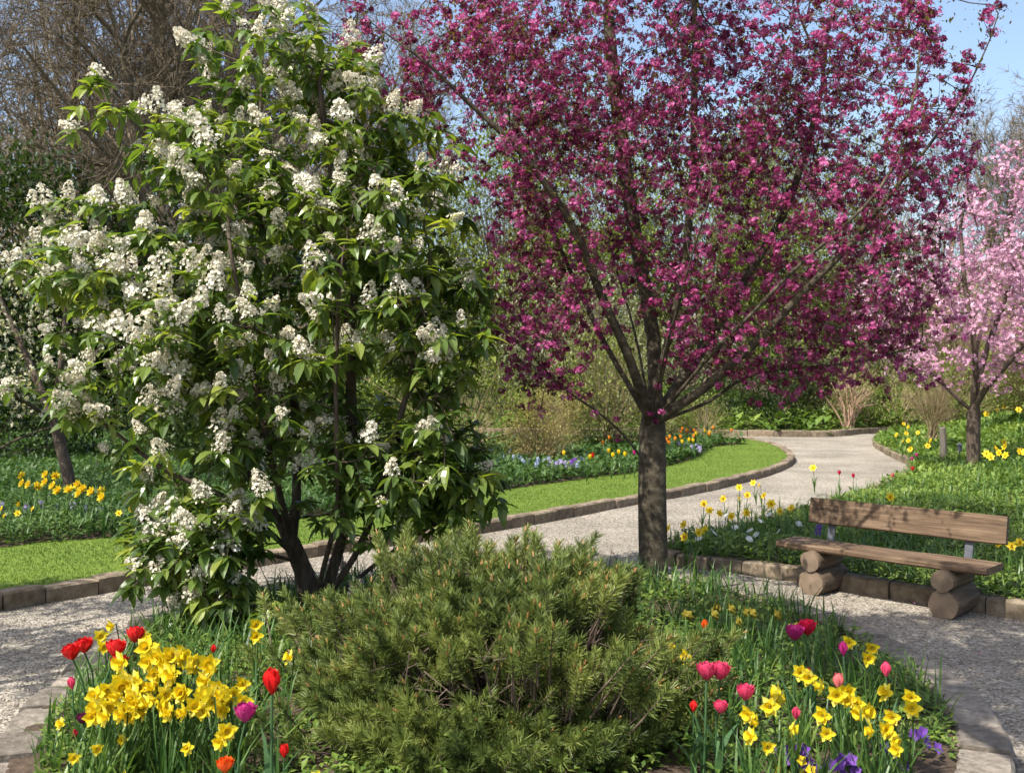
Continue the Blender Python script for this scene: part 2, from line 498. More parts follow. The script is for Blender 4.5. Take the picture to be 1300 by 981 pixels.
def kerb(name, line, w, h, length, mat, jitter=0.012, closed=False, gap=0.012, inset=0.0, z0=-0.03, zf=None):
    """stones laid end to end along a line, each a chamfered block that follows the curve"""
    line = np.asarray(line, float)[:, :2]
    s_ = np.concatenate([[0], np.cumsum(np.linalg.norm(np.diff(line, axis=0), axis=1))])
    m = MB()
    pos = 0.0
    while pos < s_[-1] - 0.1:
        L = min(length * random.uniform(0.75, 1.25), s_[-1] - pos)
        u = np.linspace(pos + gap / 2, pos + L - gap / 2, 5)
        p = np.stack([np.interp(u, s_, line[:, i]) for i in (0, 1)], -1)
        t = unit(np.gradient(p, axis=0))
        nrm = np.stack([-t[:, 1], t[:, 0]], -1)
        hh = h + random.uniform(-jitter, jitter)
        off = random.uniform(-jitter, jitter)
        ch = 0.018
        prof = [(-w / 2, z0), (-w / 2, hh - ch), (-w / 2 + ch, hh), (w / 2 - ch, hh), (w / 2, hh - ch), (w / 2, z0)]
        V = []
        for i in range(5):
            sc = 1.0 if 0 < i < 4 else 0.965
            for (a, z) in prof:
                q = p[i] + nrm[i] * (a * sc + off)
                zz = z if z == z0 else z * (1 if 0 < i < 4 else 0.965) + random.uniform(-1, 1) * jitter * 0.35
                V.append([q[0], q[1], zz + (zf(q[0], q[1]) if zf else 0)])
        k = len(prof)
        f = [[i * k + j, i * k + j + 1, (i + 1) * k + j + 1, (i + 1) * k + j] for i in range(4) for j in range(k - 1)]
        b = m.n
        m.add(V, f, 0, random.random())
        for base, rev in ((0, 1), (4 * k, 0)):
            ff = [b + base + q for q in range(k)]
            m.L.append(np.array(ff[::-1] if rev else ff)); m.S.append(np.array([k])); m.M.append(np.array([0]))
        pos += L
    o = m.build(name, mat)
    o['kind'] = 'structure'
    return o


zero = lambda z: (lambda x, y: np.zeros(np.shape(x)) + z)
# one ground sheet out to the horizon
m = MB()
m.add([[-500, -60, -0.06], [500, -60, -0.06], [500, 900, -0.06], [-500, 900, -0.06]], [[0, 1, 2, 3]])
m.build('ground', M['forest_floor'])['kind'] = 'structure'
path_poly = [(-16, -6), (16, -6), (16, 31), (-16, 31)]
sheet('gravel_path', path_poly, lambda x, y: 0.012 * np.sin(x * 0.9 + 1) * np.cos(y * 0.8), M['gravel'], 0.6)

K1 = [W(*p) for p in [(-420, 848), (-200, 806), (0, 772), (80, 758), (150, 746), (280, 724), (420, 702), (540, 686), (620, 673), (700, 659), (790, 642), (870, 628),
                      (930, 614), (975, 602), (998, 592), (1004, 584), (994, 574), (975, 566), (945, 561), (900, 559), (800, 558), (600, 557)]]
K2 = [W(*p) for p in [(1136, 549.5), (1113, 561), (1114, 568), (1128, 577), (1154, 589), (1158, 600), (1128, 620), (1060, 645), (980, 666), (900, 690), (856, 703), (845, 711),
                      (858, 718), (905, 723), (1000, 735), (1080, 749), (1180, 765), (1300, 783), (1500, 812), (1750, 850)]]
K3 = [W(*p) for p in [(1250, 545), (1136, 548.5), (1090, 551), (1052, 554), (962, 553.5), (900, 552), (800, 551), (600, 550)]]
L1 = smooth_line(K1, 0.12); L2 = smooth_line(K2, 0.12); L3 = smooth_line(K3, 0.3)
ISL = [W(*p) for p in [(12, 990), (45, 930), (100, 880), (160, 825), (240, 782), (400, 752), (600, 744), (830, 742), (950, 765), (1070, 806), (1150, 850), (1210, 898), (1243, 955), (1236, 1040),
                       (1080, 1150), (650, 1210), (220, 1150), (20, 1050)]]
LI = smooth_line(ISL, 0.1, closed=True)

lawn_poly = np.concatenate([L1[:, :2], [(-34, 29), (-34, 6)]])
sheet('lawn', lawn_poly, zero(0.085), M['turf'], 0.7)
bank_poly = np.concatenate([L2[:, :2], [(30, 5.5), (60, 20), (60, 60), (12, 60)]])
bankz = lambda x, y: 0.07 + slope(x, y) + 0.03 * np.sin(x * 2.1) * np.cos(y * 1.7)
sheet('right_bed_soil', bank_poly, bankz, M['soil'], 0.6)
far_poly = np.concatenate([L3[:, :2], [(-60, 30), (-60, 110), (60, 110), (20, 60)]])
sheet('woodland_ground', far_poly, lambda x, y: 0.06 + 0.02 * np.clip(y - 29, 0, 60), M['forest_floor'], 2.0)
isl_z = lambda x, y: 0.07 + 0.10 * np.exp(-((np.asarray(x) + 0.2) ** 2 + (np.asarray(y) - 5.4) ** 2) / 3.0)
sheet('island_bed_soil', LI[:, :2], isl_z, M['soil'], 0.25)
BF = [W(px, py, 0.1) for px, py in [(-420, 742), (-150, 712), (0, 693), (120, 682), (250, 670), (400, 655), (560, 636), (650, 619), (740, 607), (810, 598), (845, 591), (883, 580), (896, 571), (906, 566), (928, 564), (948, 563), (930, 562), (880, 561.3), (800, 560.5), (600, 559)]]
LB = smooth_line(BF, 0.2)
bed_poly = np.concatenate([LB[:, :2], [(-33, 28), (-33, 8)]])
sheet('back_bed_soil', bed_poly, lambda x, y: 0.10 + 0.02 * np.sin(x * 3) * np.sin(y * 2), M['soil'], 0.5)

kerb('lawn_kerb', L1, 0.15, 0.125, 0.42, M['kerb'])
kerb('right_bed_kerb', L2, 0.13, 0.13, 0.40, M['kerb'])
kerb('far_kerb', L3, 0.22, 0.17, 0.9, M['kerb'])
kerb('island_kerb', np.concatenate([LI, LI[:1]]), 0.24, 0.10, 0.36, M['granite'], jitter=0.016, gap=0.016)

# grass on the lawn: thin real blades, thicker where near
gb = MB()
def tri_blades(mb, pts, z, hmin, hmax, w, mat=0, lean=0.45):
    n = len(pts)
    a = rng.random(n) * 2 * PI
    h = rng.uniform(hmin, hmax, n)
    base = np.stack([pts[:, 0], pts[:, 1], np.broadcast_to(z, (n,))], -1)
    wv = np.stack([np.cos(a), np.sin(a), 0 * a], -1) * (w / 2)
    ln = rng.normal(0, lean, (n, 2)) * h[:, None]
    tip = base + np.stack([ln[:, 0], ln[:, 1], h], -1)
    V = np.stack([base - wv, base + wv, tip], 1).reshape(-1, 3)
    mb.add(V, np.arange(3 * n).reshape(-1, 3), mat, np.repeat(np.clip(rng.normal(0.5, 0.2, n) + 0.45 * nz(np.c_[pts, 0 * h], 1.1, 3.0), 0, 1), 3))
strip = np.concatenate([L1[L1[:, 1] < 27.5][:, :2], LB[:, :2][::-1]])
near = lambda p: np.clip(12.0 / np.maximum(p[:, 1], 1), 0.15, 1) ** 1.5
pts = scatter(strip, 95000, near)
tri_blades(gb, pts, 0.08, 0.014, 0.034, 0.009)
tag(gb.build('lawn_grass', M['grass']), 'short mown bright green grass on the curved lawn strip', 'grass', kind='stuff')

# loose stones on the path
ic = np.array([[1, 0, 0], [-1, 0, 0], [0, 1, 0], [0, -1, 0], [0, 0, 1], [0, 0, -1]], float)
icf = np.array([[0, 2, 4], [2, 1, 4], [1, 3, 4], [3, 0, 4], [2, 0, 5], [1, 2, 5], [3, 1, 5], [0, 3, 5]])
gm = MB()
pp = scatter([(-5.5, 3.5), (5.5, 3.5), (9, 15), (-7, 13)], 60000, lambda p: np.clip(6.0 / p[:, 1], 0.1, 1) ** 1.5)
pp = pp[~in_poly(pp, LI) & ~in_poly(pp, lawn_poly) & ~in_poly(pp, bank_poly)]
n = len(pp)
sz = rng.uniform(0.0035, 0.009, n)
R = frames(rdir(n)) * (sz[:, None, None] * rng.uniform(0.6, 1.3, (n, 1, 3)))
gm.inst((ic, icf), R, np.stack([pp[:, 0], pp[:, 1], 0.012 * np.sin(pp[:, 0] * 0.9 + 1) * np.cos(pp[:, 1] * 0.8) + sz * 0.35], -1))
tag(gm.build('gravel', M['pebble']), 'loose pale gravel stones covering the garden path', 'gravel', kind='stuff')


lt_ = MB()
lp_ = scatter([(-5.5, 4.5), (5.5, 4.5), (7, 13), (-6, 12)], 900)
lp_ = lp_[~in_poly(lp_, LI) & ~in_poly(lp_, lawn_poly) & ~in_poly(lp_, bank_poly)]
ld_ = rdir(len(lp_)); ld_[:, 2] *= .15
lt_.inst(leaf_tpl(1, .5, .15, .2, 2), frames(ld_, scale=rng.uniform(.012, .04, len(lp_))), np.c_[lp_, np.full(len(lp_), .017)])
tag(lt_.build('leaf_litter', leaf_mat('litter', [(0.05, 0.03, 0.015), (0.14, 0.09, 0.045), (0.26, 0.18, 0.10)], trans=0)), 'dry brown leaf scraps scattered on the gravel path', 'leaf litter', kind='stuff')


fp_ = MB()
pq_ = np.stack([rng.normal(1.6, 2.0, 700), rng.normal(8.6, 2.0, 700)], -1)
pq_ = pq_[~in_poly(pq_, LI) & ~in_poly(pq_, lawn_poly) & ~in_poly(pq_, bank_poly)]
ld_ = rdir(len(pq_)); ld_[:, 2] *= .15
fp_.inst(leaf_tpl(1, .8, .1, .25, 2), frames(ld_, scale=rng.uniform(.010, .018, len(pq_))), np.c_[pq_, np.full(len(pq_), .018)])
tag(fp_.build('fallen_petals', M['crab_petal']), 'fallen magenta petals on the gravel around the crab apple', 'petals', kind='stuff')


# ------------------------------------------------------------------ bench
def bevel_box(mb, c, s, ax, ch=0.012, mat=0, wob=0.0, nx=14):
    """plank with chamfered long edges; ax = 3 unit vectors; a wavy edge when wob > 0"""
    c = np.asarray(c, float); L, Wd, Tk = s
    ax = [np.asarray(a, float) for a in ax]
    prof = [(-Wd / 2 + ch, -Tk / 2), (Wd / 2 - ch, -Tk / 2), (Wd / 2, -Tk / 2 + ch), (Wd / 2, Tk / 2 - ch), (Wd / 2 - ch, Tk / 2), (-Wd / 2 + ch, Tk / 2), (-Wd / 2, Tk / 2 - ch), (-Wd / 2, -Tk / 2 + ch)]
    V = []
    us = np.linspace(-L / 2, L / 2, nx)
    for i, u in enumerate(us):
        e = 1 - (0.035 if i in (0, nx - 1) else 0)
        wv = wob * (noise.noise(Vector((u * 2.3, 3.1, c[2] * 9)))); w2 = wob * (noise.noise(Vector((u * 2.3, -7.1, c[2] * 5))))
        for (a, b) in prof:
            aa = a * e + (wv if a > 0 else w2)
            bb = b * e + wob * 0.35 * noise.noise(Vector((u * 3, a * 5, 2.0)))
            V.append(c + ax[0] * u + ax[1] * aa + ax[2] * bb)
    k = 8
    f = [[i * k + j, i * k + (j + 1) % k, (i + 1) * k + (j + 1) % k, (i + 1) * k + j] for i in range(nx - 1) for j in range(k)]
    b0 = mb.n
    mb.add(V, f, mat)
    for base, rev in ((0, 1), ((nx - 1) * k, 0)):
        ff = [b0 + base + q for q in range(k)]
        mb.L.append(np.array(ff[::-1] if rev else ff)); mb.S.append(np.array([k])); mb.M.append(np.array([mat]))


def log_mesh(length, r, seed):
    mb = MB()
    ys = np.linspace(-length / 2, length / 2, 9)
    sides = 26
    V = []
    for y in ys:
        for j in range(sides):
            a = j * 2 * PI / sides
            rr = r * (1 + 0.13 * noise.noise(Vector((math.cos(a) * 2 + seed, math.sin(a) * 2, y * 2))) + 0.02 * math.sin(9 * a + seed))
            if y in (ys[0], ys[-1]): rr *= 0.975
            V.append([math.cos(a) * rr, y, math.sin(a) * rr])
    nV = len(V)
    V += [[0, ys[0] - 0.004, 0], [0, ys[-1] + 0.004, 0]]
    f4 = [[i * sides + j, (i + 1) * sides + j, (i + 1) * sides + (j + 1) % sides, i * sides + (j + 1) % sides] for i in range(8) for j in range(sides)]
    mb.add(V, f4)
    f3 = [[nV, j, (j + 1) % sides] for j in range(sides)] + [[nV + 1, 8 * sides + (j + 1) % sides, 8 * sides + j] for j in range(sides)]
    mb.L.append(np.array(f3).ravel()); mb.S.append(np.full(len(f3), 3)); mb.M.append(np.full(len(f3), 1))
    return mb


def end_grain():
    m_, t, p, out = new_mat('end_grain')
    tc = t.nodes.new('ShaderNodeTexCoord')
    mp = t.nodes.new('ShaderNodeMapping'); mp.inputs['Scale'].default_value = (1, 0.01, 1)
    t.links.new(tc.outputs['Object'], mp.inputs[0])
    w = t.nodes.new('ShaderNodeTexWave'); w.wave_type = 'RINGS'; w.rings_direction = 'SPHERICAL'
    w.inputs['Scale'].default_value = 22; w.inputs['Distortion'].default_value = 2.5; w.inputs['Detail'].default_value = 4
    t.links.new(mp.outputs[0], w.inputs[0])
    col = ramp(t, [(0.155, 0.11, 0.072), (0.175, 0.125, 0.084), (0.20, 0.148, 0.10)], w.outputs['Fac'])
    n_ = t.nodes.new('ShaderNodeTexNoise'); n_.inputs['Scale'].default_value = 14; n_.inputs['Detail'].default_value = 8
    t.links.new(tc.outputs['Object'], n_.inputs[0])
    mr = t.nodes.new('ShaderNodeMapRange'); mr.inputs[3].default_value = 0.45; mr.inputs[4].default_value = 1.4
    t.links.new(n_.outputs[0], mr.inputs[0])
    hs = t.nodes.new('ShaderNodeHueSaturation'); t.links.new(mr.outputs[0], hs.inputs['Value']); t.links.new(col, hs.inputs['Color'])
    t.links.new(hs.outputs[0], p.inputs['Base Color']); p.inputs['Roughness'].default_value = 0.9
    return m_


M['end_grain'] = end_grain()
la, lb = W(1046, 750), W(1212, 778)
bc = (la + lb) / 2
uu = unit(lb - la)                      # along the bench, towards its near end
ang = math.atan2(uu[1], uu[0])
bench = empty('log_bench', bc, ang)
tag(bench, 'rustic plank bench on stacked log supports beside the gravel path', 'bench')
half = np.linalg.norm(lb - la) / 2
X, Yb, Z = np.eye(3)                    # local: +X near end, +Y is the back of the bench
mb = MB(); bevel_box(mb, (-0.02, -0.02, 0.372), (1.70, 0.35, 0.055), (X, Yb, Z), 0.014, wob=0.02)
mb.build('seat', M['plank'], bench)
mb = MB(); tb = math.radians(11)
bevel_box(mb, (0.04, 0.20, 0.63), (1.60, 0.215, 0.05), (X, np.array([0, math.sin(tb), math.cos(tb)]), np.array([0, -math.cos(tb), math.sin(tb)])), 0.008, wob=0.006)
mb.build('backrest', M['plank'], bench)
for s_ in (-1, 1):
    mb = MB(); bevel_box(mb, (s_ * half * 1.06, 0.19, 0.47), (0.42, 0.062, 0.014), (np.array([0, math.sin(tb), math.cos(tb)]), X, np.array([0, -math.cos(tb), math.sin(tb)])), 0.003)
    mb.build('back_post', M['steel'], bench)
    for (z, r, L_, yo) in ((0.100, 0.110, 0.46, 0.01), (0.274, 0.083, 0.43, -0.02)):
        lg = log_mesh(L_, r, s_ * 3 + z * 9).build('log', [M['log'], M['end_grain']], bench, smooth=False)
        lg.location = (s_ * half, yo, z)
        for pl in lg.data.polygons: pl.use_smooth = pl.material_index == 0


# ------------------------------------------------------------------ trees
def colonize(nodes, parents, attr, step, di, dk, iters=120, bias=(0, 0, 0.12), jit=0.25, maxn=6000):
    nodes = [np.asarray(q, float) for q in nodes]
    parents = list(parents)
    A = np.asarray(attr, float).copy()
    N = np.array(nodes)
    D = np.linalg.norm(A[:, None] - N[None], axis=2)
    near = D.argmin(1); dist = D.min(1)
    kids = {}
    for it in range(iters):
        if len(A) == 0 or len(nodes) > maxn: break
        act = dist < di
        if not act.any(): di *= 1.4; continue
        N = np.array(nodes)
        acc = np.zeros_like(N); cnt = np.zeros(len(N))
        v = unit(A[act] - N[near[act]])
        np.add.at(acc, near[act], v); np.add.at(cnt, near[act], 1)
        src = np.nonzero(cnt)[0]
        d = unit(unit(acc[src]) + np.array(bias) + rng.normal(0, jit, (len(src), 3)))
        new = N[src] + d * step
        keep = []
        for i, sidx in enumerate(src):
            k = kids.setdefault(int(sidx), [])
            if len(k) >= 3: continue
            k.append(i); keep.append(i)
        if not keep:
            A = A[~act]; near = near[~act]; dist = dist[~act]; continue
        base = len(nodes)
        for i in keep:
            nodes.append(new[i]); parents.append(int(src[i]))
        nn = new[keep]
        D = np.linalg.norm(A[:, None] - nn[None], axis=2)
        b = D.min(1); j = D.argmin(1)
        up = b < dist
        dist[up] = b[up]; near[up] = base + j[up]
        live = dist > dk
        A, near, dist = A[live], near[live], dist[live]
    return np.array(nodes), np.array(parents)


def radii(nodes, parents, tip, e=2.3, trunk=None):
    n = len(nodes)
    s_ = np.zeros(n); kids = [[] for _ in range(n)]
    for i in range(n - 1, -1, -1):
        if s_[i] == 0: s_[i] = tip ** e
        if parents[i] >= 0:
            s_[parents[i]] += s_[i]; kids[parents[i]].append(i)
    r = s_ ** (1 / e)
    if trunk:
        k = math.log(trunk / tip) / math.log(r[0] / tip)
        r = tip * (r / tip) ** k
    return r, kids


def skin_tree(mb, nodes, parents, r, kids, mat=0):
    """one tapering tube per branch, from the fork to the tip"""
    starts = [(0, -1)]
    while starts:
        i, par = starts.pop()
        chain = [par, i] if par >= 0 else [i]
        while kids[i]:
            ks = sorted(kids[i], key=lambda q: -r[q])
            for q in ks[1:]: starts.append((q, i))
            i = ks[0]; chain.append(i)
        if len(chain) < 2: continue
        pts = nodes[chain]; rr = r[chain].copy()
        if par >= 0: rr[0] = min(rr[0], rr[1] * 1.25)
        if len(pts) > 3:
            p2 = pts.copy(); p2[1:-1] = 0.25 * pts[:-2] + 0.5 * pts[1:-1] + 0.25 * pts[2:]; pts = p2
        mx = rr.max()
        mb.tube(pts, rr, 12 if mx > 0.05 else 7 if mx > 0.012 else 4, mat, r=0.5)


def blob_points(blobs, n):
    """blobs: px, py, rx, ry (photo pixels), distance, depth radius"""
    vol = np.array([b[2] * b[3] * b[5] for b in blobs], float)
    k = rng.choice(len(blobs), n, p=vol / vol.sum())
    q = rdir(n) * (rng.random(n) ** (1 / 2.4))[:, None]
    out = []
    for i in range(n):
        b = blobs[k[i]]
        out.append(P(b[0] + q[i, 0] * b[2], b[1] + q[i, 1] * b[3], b[4] + q[i, 2] * b[5]))
    return np.array(out)


LIMBS = []


def limb_nodes(limbs, d0):
    """main limbs as pixel polylines (px, py, depth offset); all start on the trunk"""
    nodes, par = [], []
    LIMBS.clear()
    def chain(pts, start):
        ln = smooth_line(np.array(pts), 0.1)
        prev = start
        for q in (ln if start < 0 else ln[1:]):
            nodes.append(q + 0.035 * (np.array([noise.noise(Vector(q * 1.9)), noise.noise(Vector(q * 1.9 + 7)), noise.noise(Vector(q * 1.9 + 17))]))); par.append(prev); prev = len(nodes) - 1
        return prev
    top = chain([P(a, b, d0 + c) for a, b, c in limbs[0]], -1)
    for l in limbs[1:]:
        pts = np.array([P(a, b, d0 + c) for a, b, c in l])
        N = np.array(nodes[:top + 1])
        st = int(np.linalg.norm(N - pts[0], axis=1).argmin())
        n0 = len(nodes)
        chain(np.vstack([nodes[st], pts[1:]]), st)
        LIMBS.append((n0, len(nodes)))
    return nodes, par


# flower clusters: little five-petalled cups
def floret_tpl(r=1.0, cup=0.35, n=5, w=0.75):
    V, f = [], []
    for i in range(n):
        a = i * 2 * PI / n
        c, s_ = math.cos(a), math.sin(a)
        def q(u, v, z): return [c * u - s_ * v, s_ * u + c * v, z]
        b = len(V)
        V += [q(0.05, 0, 0), q(0.6 * r, w * r * 0.5, cup * 0.5 * r), q(r, 0, cup * r), q(0.6 * r, -w * r * 0.5, cup * 0.5 * r)]
        f.append([b, b + 3, b + 2, b + 1])
    return np.array(V), np.array(f)


# --- crab apple
crab_limbs = [
    [(829, 765, 0), (828, 690, 0), (826, 620, 0), (824, 565, 0), (826, 545, 0), (830, 520, 0)],
    [(822, 590, 0), (790, 552, -.15), (735, 508, -.4), (690, 470, -.6), (640, 420, -.8)],
    [(822, 566, 0), (800, 490, .1), (760, 420, .2), (735, 370, .3), (700, 290, .4), (650, 200, .5)],
    [(824, 555, 0), (812, 490, -.25), (775, 400, -.45), (740, 320, -.6), (680, 215, -.8), (560, 95, -.9), (440, 5, -.9)],
    [(826, 545, 0), (832, 430, .2), (805, 300, .3), (785, 150, .4), (765, 0, .5)],
    [(830, 530, 0), (850, 420, -.3), (880, 300, -.4), (892, 150, -.45), (885, -20, -.5)],
    [(828, 548, 0), (868, 480, .3), (930, 380, .5), (1000, 260, .6), (1050, 100, .6)],
    [(826, 562, 0), (882, 500, -.2), (955, 438, -.4), (1060, 330, -.6), (1150, 220, -.7), (1225, 110, -.8), (1275, 10, -.85)],
    [(825, 572, 0), (890, 515, .2), (965, 472, .5), (1080, 462, .7), (1185, 435, .8)],
    [(829, 540, 0), (842, 460, -.7), (872, 360, -1.2), (905, 230, -1.6)],
    [(827, 540, 0), (812, 440, .8), (780, 330, 1.4), (740, 200, 1.8)],
    [(828, 535, 0), (900, 430, .9), (980, 330, 1.5), (1050, 230, 1.9)],
    [(828, 540, 0), (905, 450, -.8), (1010, 340, -1.2), (1120, 240, -1.4), (1160, 130, -1.35), (1178, 40, -1.3)],
]
D_CRAB = 8.4
crab_blobs = [(880, 250, 270, 220, 8.5, 1.6), (860, 20, 330, 200, 8.5, 1.6), (640, 130, 110, 140, 8.1, 1.2), (690, 420, 90, 80, 8.0, 1.1), (655, 300, 60, 90, 8.2, .9),
              (1085, 300, 130, 150, 8.2, 1.5), (1090, 430, 110, 55, 8.8, 1.0), (1190, 180, 60, 100, 7.7, .7), (1190, 400, 50, 60, 8.6, .6), (940, 430, 120, 50, 8.2, 1.2), (690, 485, 75, 45, 7.9, .7), (1000, 478, 110, 38, 8.5, .8), (1120, 480, 85, 35, 8.8, .6),
              (520, 60, 60, 60, 7.9, .6), (1160, 60, 50, 70, 7.5, .5), (1200, 230, 50, 80, 7.6, .5), (600, 60, 90, 90, 8.1, .9), (1070, 80, 70, 90, 8.0, .8), (800, -180, 260, 120, 8.4, 1.6)]
nd, pr = limb_nodes(crab_limbs, D_CRAB)
att = blob_points(crab_blobs, 2600)
nd, pr = colonize(nd, pr, att, 0.10, 0.9, 0.15, iters=70, bias=(0, 0, 0.18), jit=0.2, maxn=11000)
rr, kd = radii(nd, pr, 0.0035, 2.35, trunk=0.098)
rr = rr * (0.60 + 0.40 * np.clip((rr - 0.014) / 0.032, 0, 1))
for li_, k_ in ((2, .75), (3, .45), (5, .6), (6, .7), (1, .35)):      # the leading limbs are the stout ones
    a_, b_ = LIMBS[li_]
    rr[a_:b_] = np.minimum(rr[a_:b_] * (1 + k_ * np.exp(-np.arange(b_ - a_) / 11.0)), .062)
rr[:9] *= 1 + .3 * np.linspace(1, 0, 9) ** 2
crab = empty('crab_apple_tree', W(829, 765, 0))
crab.location = (0, 0, 0)
CRAB_BASE = nd[0].copy()


def rebase(mb, base):
    mb.V = [v - base for v in mb.V]


def set_base(root, base):
    root.location = base


tag(crab, 'large crab apple tree covered in deep magenta pink blossom', 'tree')
set_base(crab, CRAB_BASE)
def spurs(nd, rr, blobs, n, rmax, reach):
    """short side twigs from thin wood to points inside the crown"""
    q = blob_points(blobs, n)
    th = np.nonzero(rr < rmax)[0]
    near, dd = np.zeros(n, int), np.zeros(n)
    for i in range(0, n, 1000):
        D = np.linalg.norm(q[i:i + 1000, None] - nd[th][None], axis=2)
        near[i:i + 1000] = th[D.argmin(1)]; dd[i:i + 1000] = D.min(1)
    ok = dd < reach
    return q[ok], nd[near[ok]]


sq, sn = spurs(nd, rr, crab_blobs, 8400, 0.03, 0.42)
kq = nz(sq, 1.5, 6.0) + 0.6 * nz(sq, 4.0, 2.0) > -0.09
sq, sn = sq[kq], sn[kq]
q1, q0 = spurs(nd, rr, [(1225, 105, 22, 50, 7.6, .2), (1262, 35, 16, 40, 7.55, .15), (1180, 60, 24, 60, 7.1, .2), (1165, 15, 40, 22, 7.1, .25), (1150, 160, 35, 60, 7.1, .3), (455, 40, 28, 50, 7.55, .2), (520, 120, 40, 50, 7.6, .3)], 190, 0.03, 0.35)
sq, sn = np.concatenate([sq, q1]), np.concatenate([sn, q0])
mb = MB(); skin_tree(mb, nd, pr, rr, kd); mb.segs(sn, sq, 0.0035, 0.002, 3); rebase(mb, CRAB_BASE)
mb.build('trunk', M['bark_crab'], crab, smooth=True)
# blossom sleeves along the thin wood
thin = np.nonzero((rr < 0.011) & (np.arange(len(rr)) > 5))[0]
n0 = len(thin)
keep = rng.random(n0) < np.clip(0.55 + 0.9 * nz(nd[thin], 1.6, 4.0), 0.08, 1.0)
ci = thin[keep]
cc = nd[ci] + rng.normal(0, 0.04, (len(ci), 3))
cc = np.concatenate([cc, sq])
nf = 12
ctr = np.repeat(cc, nf, axis=0)
od = rdir(len(ctr)); od[:, 2] = od[:, 2] * 0.8 + 0.1
pos = ctr + od * rng.uniform(0.014, 0.044, (len(ctr), 1)) * np.repeat(rng.uniform(0.6, 1.25, len(cc)), nf)[:, None]
fl = MB()
cl_r = np.repeat(np.clip(rng.normal(0.46, 0.24, len(cc)), 0, 1), nf)
z_ax = unit(od + rng.normal(0, 0.4, od.shape))
Fm = frames(unit(np.cross(z_ax, rdir(len(z_ax)))), up=z_ax, scale=rng.uniform(0.014, 0.021, len(ctr)))
fl.inst(floret_tpl(1.0, 0.45), Fm, pos - CRAB_BASE, r=np.clip(cl_r + rng.normal(0, 0.18, len(ctr)), 0, 1))
o = fl.build('blossom', M['crab_petal'], crab); o['kind'] = 'stuff'
lf = MB()
lt = leaf_tpl(1.0, 0.5, 0.2, 0.12, 2)
lp = np.concatenate([np.repeat(nd[rr < 0.006], 2, axis=0), np.repeat(sq, 6, axis=0)]); li = np.arange(len(lp))
ld = rdir(len(li)); ld[:, 2] += 0.2
high = np.clip((lp[:, 2] - 2.5) / 3.5, 0, 1)
lf.inst(lt, frames(ld, scale=rng.uniform(0.024, 0.046, len(li))), lp + rng.normal(0, 0.065, (len(li), 3)) - CRAB_BASE, r=np.clip(rng.random(len(li)) * 0.6 + high * 0.4, 0, 1))
o = lf.build('leaves', M['crab_leaf'], crab); o['kind'] = 'stuff'

# --- white flowering tree
white_limbs = [
    [(402, 775, 0), (396, 745, 0), (385, 715, 0), (372, 690, 0), (358, 665, .05)],
    [(358, 668, .05), (320, 610, .1), (270, 540, .1), (225, 440, 0), (160, 350, -.1), (100, 300, -.2)],
    [(372, 690, 0), (380, 600, .2), (375, 480, .3), (340, 330, .3), (320, 180, .3), (330, 50, .3)],
    [(398, 750, 0), (440, 690, .1), (452, 600, .1), (455, 470, .05), (440, 330, 0), (418, 190, 0), (395, 90, -.1)],
    [(398, 752, 0), (455, 700, -.1), (500, 560, -.2), (530, 440, -.3), (550, 330, -.3)],
    [(375, 695, 0), (340, 560, -.4), (310, 430, -.6), (290, 300, -.7)],
    [(398, 750, 0), (430, 620, -.5), (420, 470, -.7), (430, 330, -.7)],
    [(385, 715, 0), (300, 640, -.3), (200, 590, -.4), (110, 520, -.4)],
    [(400, 760, 0), (500, 700, .2), (590, 640, .1), (630, 610, 0)],
    [(390, 725, 0), (320, 700, -.4), (250, 700, -.6), (190, 720, -.6)],
]
D_WH = 7.2
white_blobs = [(330, 60, 95, 80, 7.3, .6), (400, 150, 130, 110, 7.3, .8), (300, 230, 130, 110, 7.2, .9), (135, 155, 55, 55, 7.0, .4), (215, 170, 60, 60, 7.1, .5), (115, 320, 100, 75, 7.0, .7),
               (90, 500, 75, 45, 6.8, .5), (210, 420, 150, 110, 7.0, 1.0), (470, 330, 130, 140, 7.1, 1.0), (560, 420, 80, 100, 7.1, .8), (300, 560, 170, 110, 6.9, 1.0), (510, 590, 125, 105, 7.1, .9),
               (250, 690, 100, 80, 6.6, .5), (590, 620, 60, 60, 7.1, .5), (480, 210, 110, 90, 7.2, .8), (300, 775, 70, 35, 6.5, .35), (370, 400, 160, 180, 7.3, 1.1), (60, 350, 50, 45, 7.0, .4)]
nd, pr = limb_nodes(white_limbs, D_WH)
att = blob_points(white_blobs, 1050)
nd, pr = colonize(nd, pr, att, 0.085, 1.0, 0.17, iters=60, bias=(0, 0, 0.16), jit=0.18, maxn=6000)
rr, kd = radii(nd, pr, 0.0035, 2.3, trunk=0.095)
WB = nd[0].copy()
wt = empty('white_blossom_tree', WB)
tag(wt, 'bushy tree with drooping green leaves and upright white flower panicles', 'tree')
wq, wn = spurs(nd, rr, white_blobs, 1250, 0.03, 0.6)
kq = nz(wq, 1.7, 12.0) > -0.15
wq, wn = wq[kq], wn[kq]
for bl_, n_ in (([(250, 690, 90, 70, 6.6, .4), (290, 770, 80, 40, 6.5, .3), (190, 720, 45, 35, 6.6, .3)], 120), ([(520, 590, 110, 95, 6.9, .5), (590, 620, 60, 60, 7.0, .4), (480, 660, 90, 40, 6.9, .4), (560, 420, 80, 90, 6.9, .5)], 190)):
    q1, q0 = spurs(nd, rr, bl_, n_, 0.035, 1.0)
    wq, wn = np.concatenate([wq, q1]), np.concatenate([wn, q0])
mb = MB(); skin_tree(mb, nd, pr, rr, kd); mb.segs(wn, wq, 0.005, 0.003, 4); rebase(mb, WB)
mb.build('trunk', M['bark_brown'], wt, smooth=True)
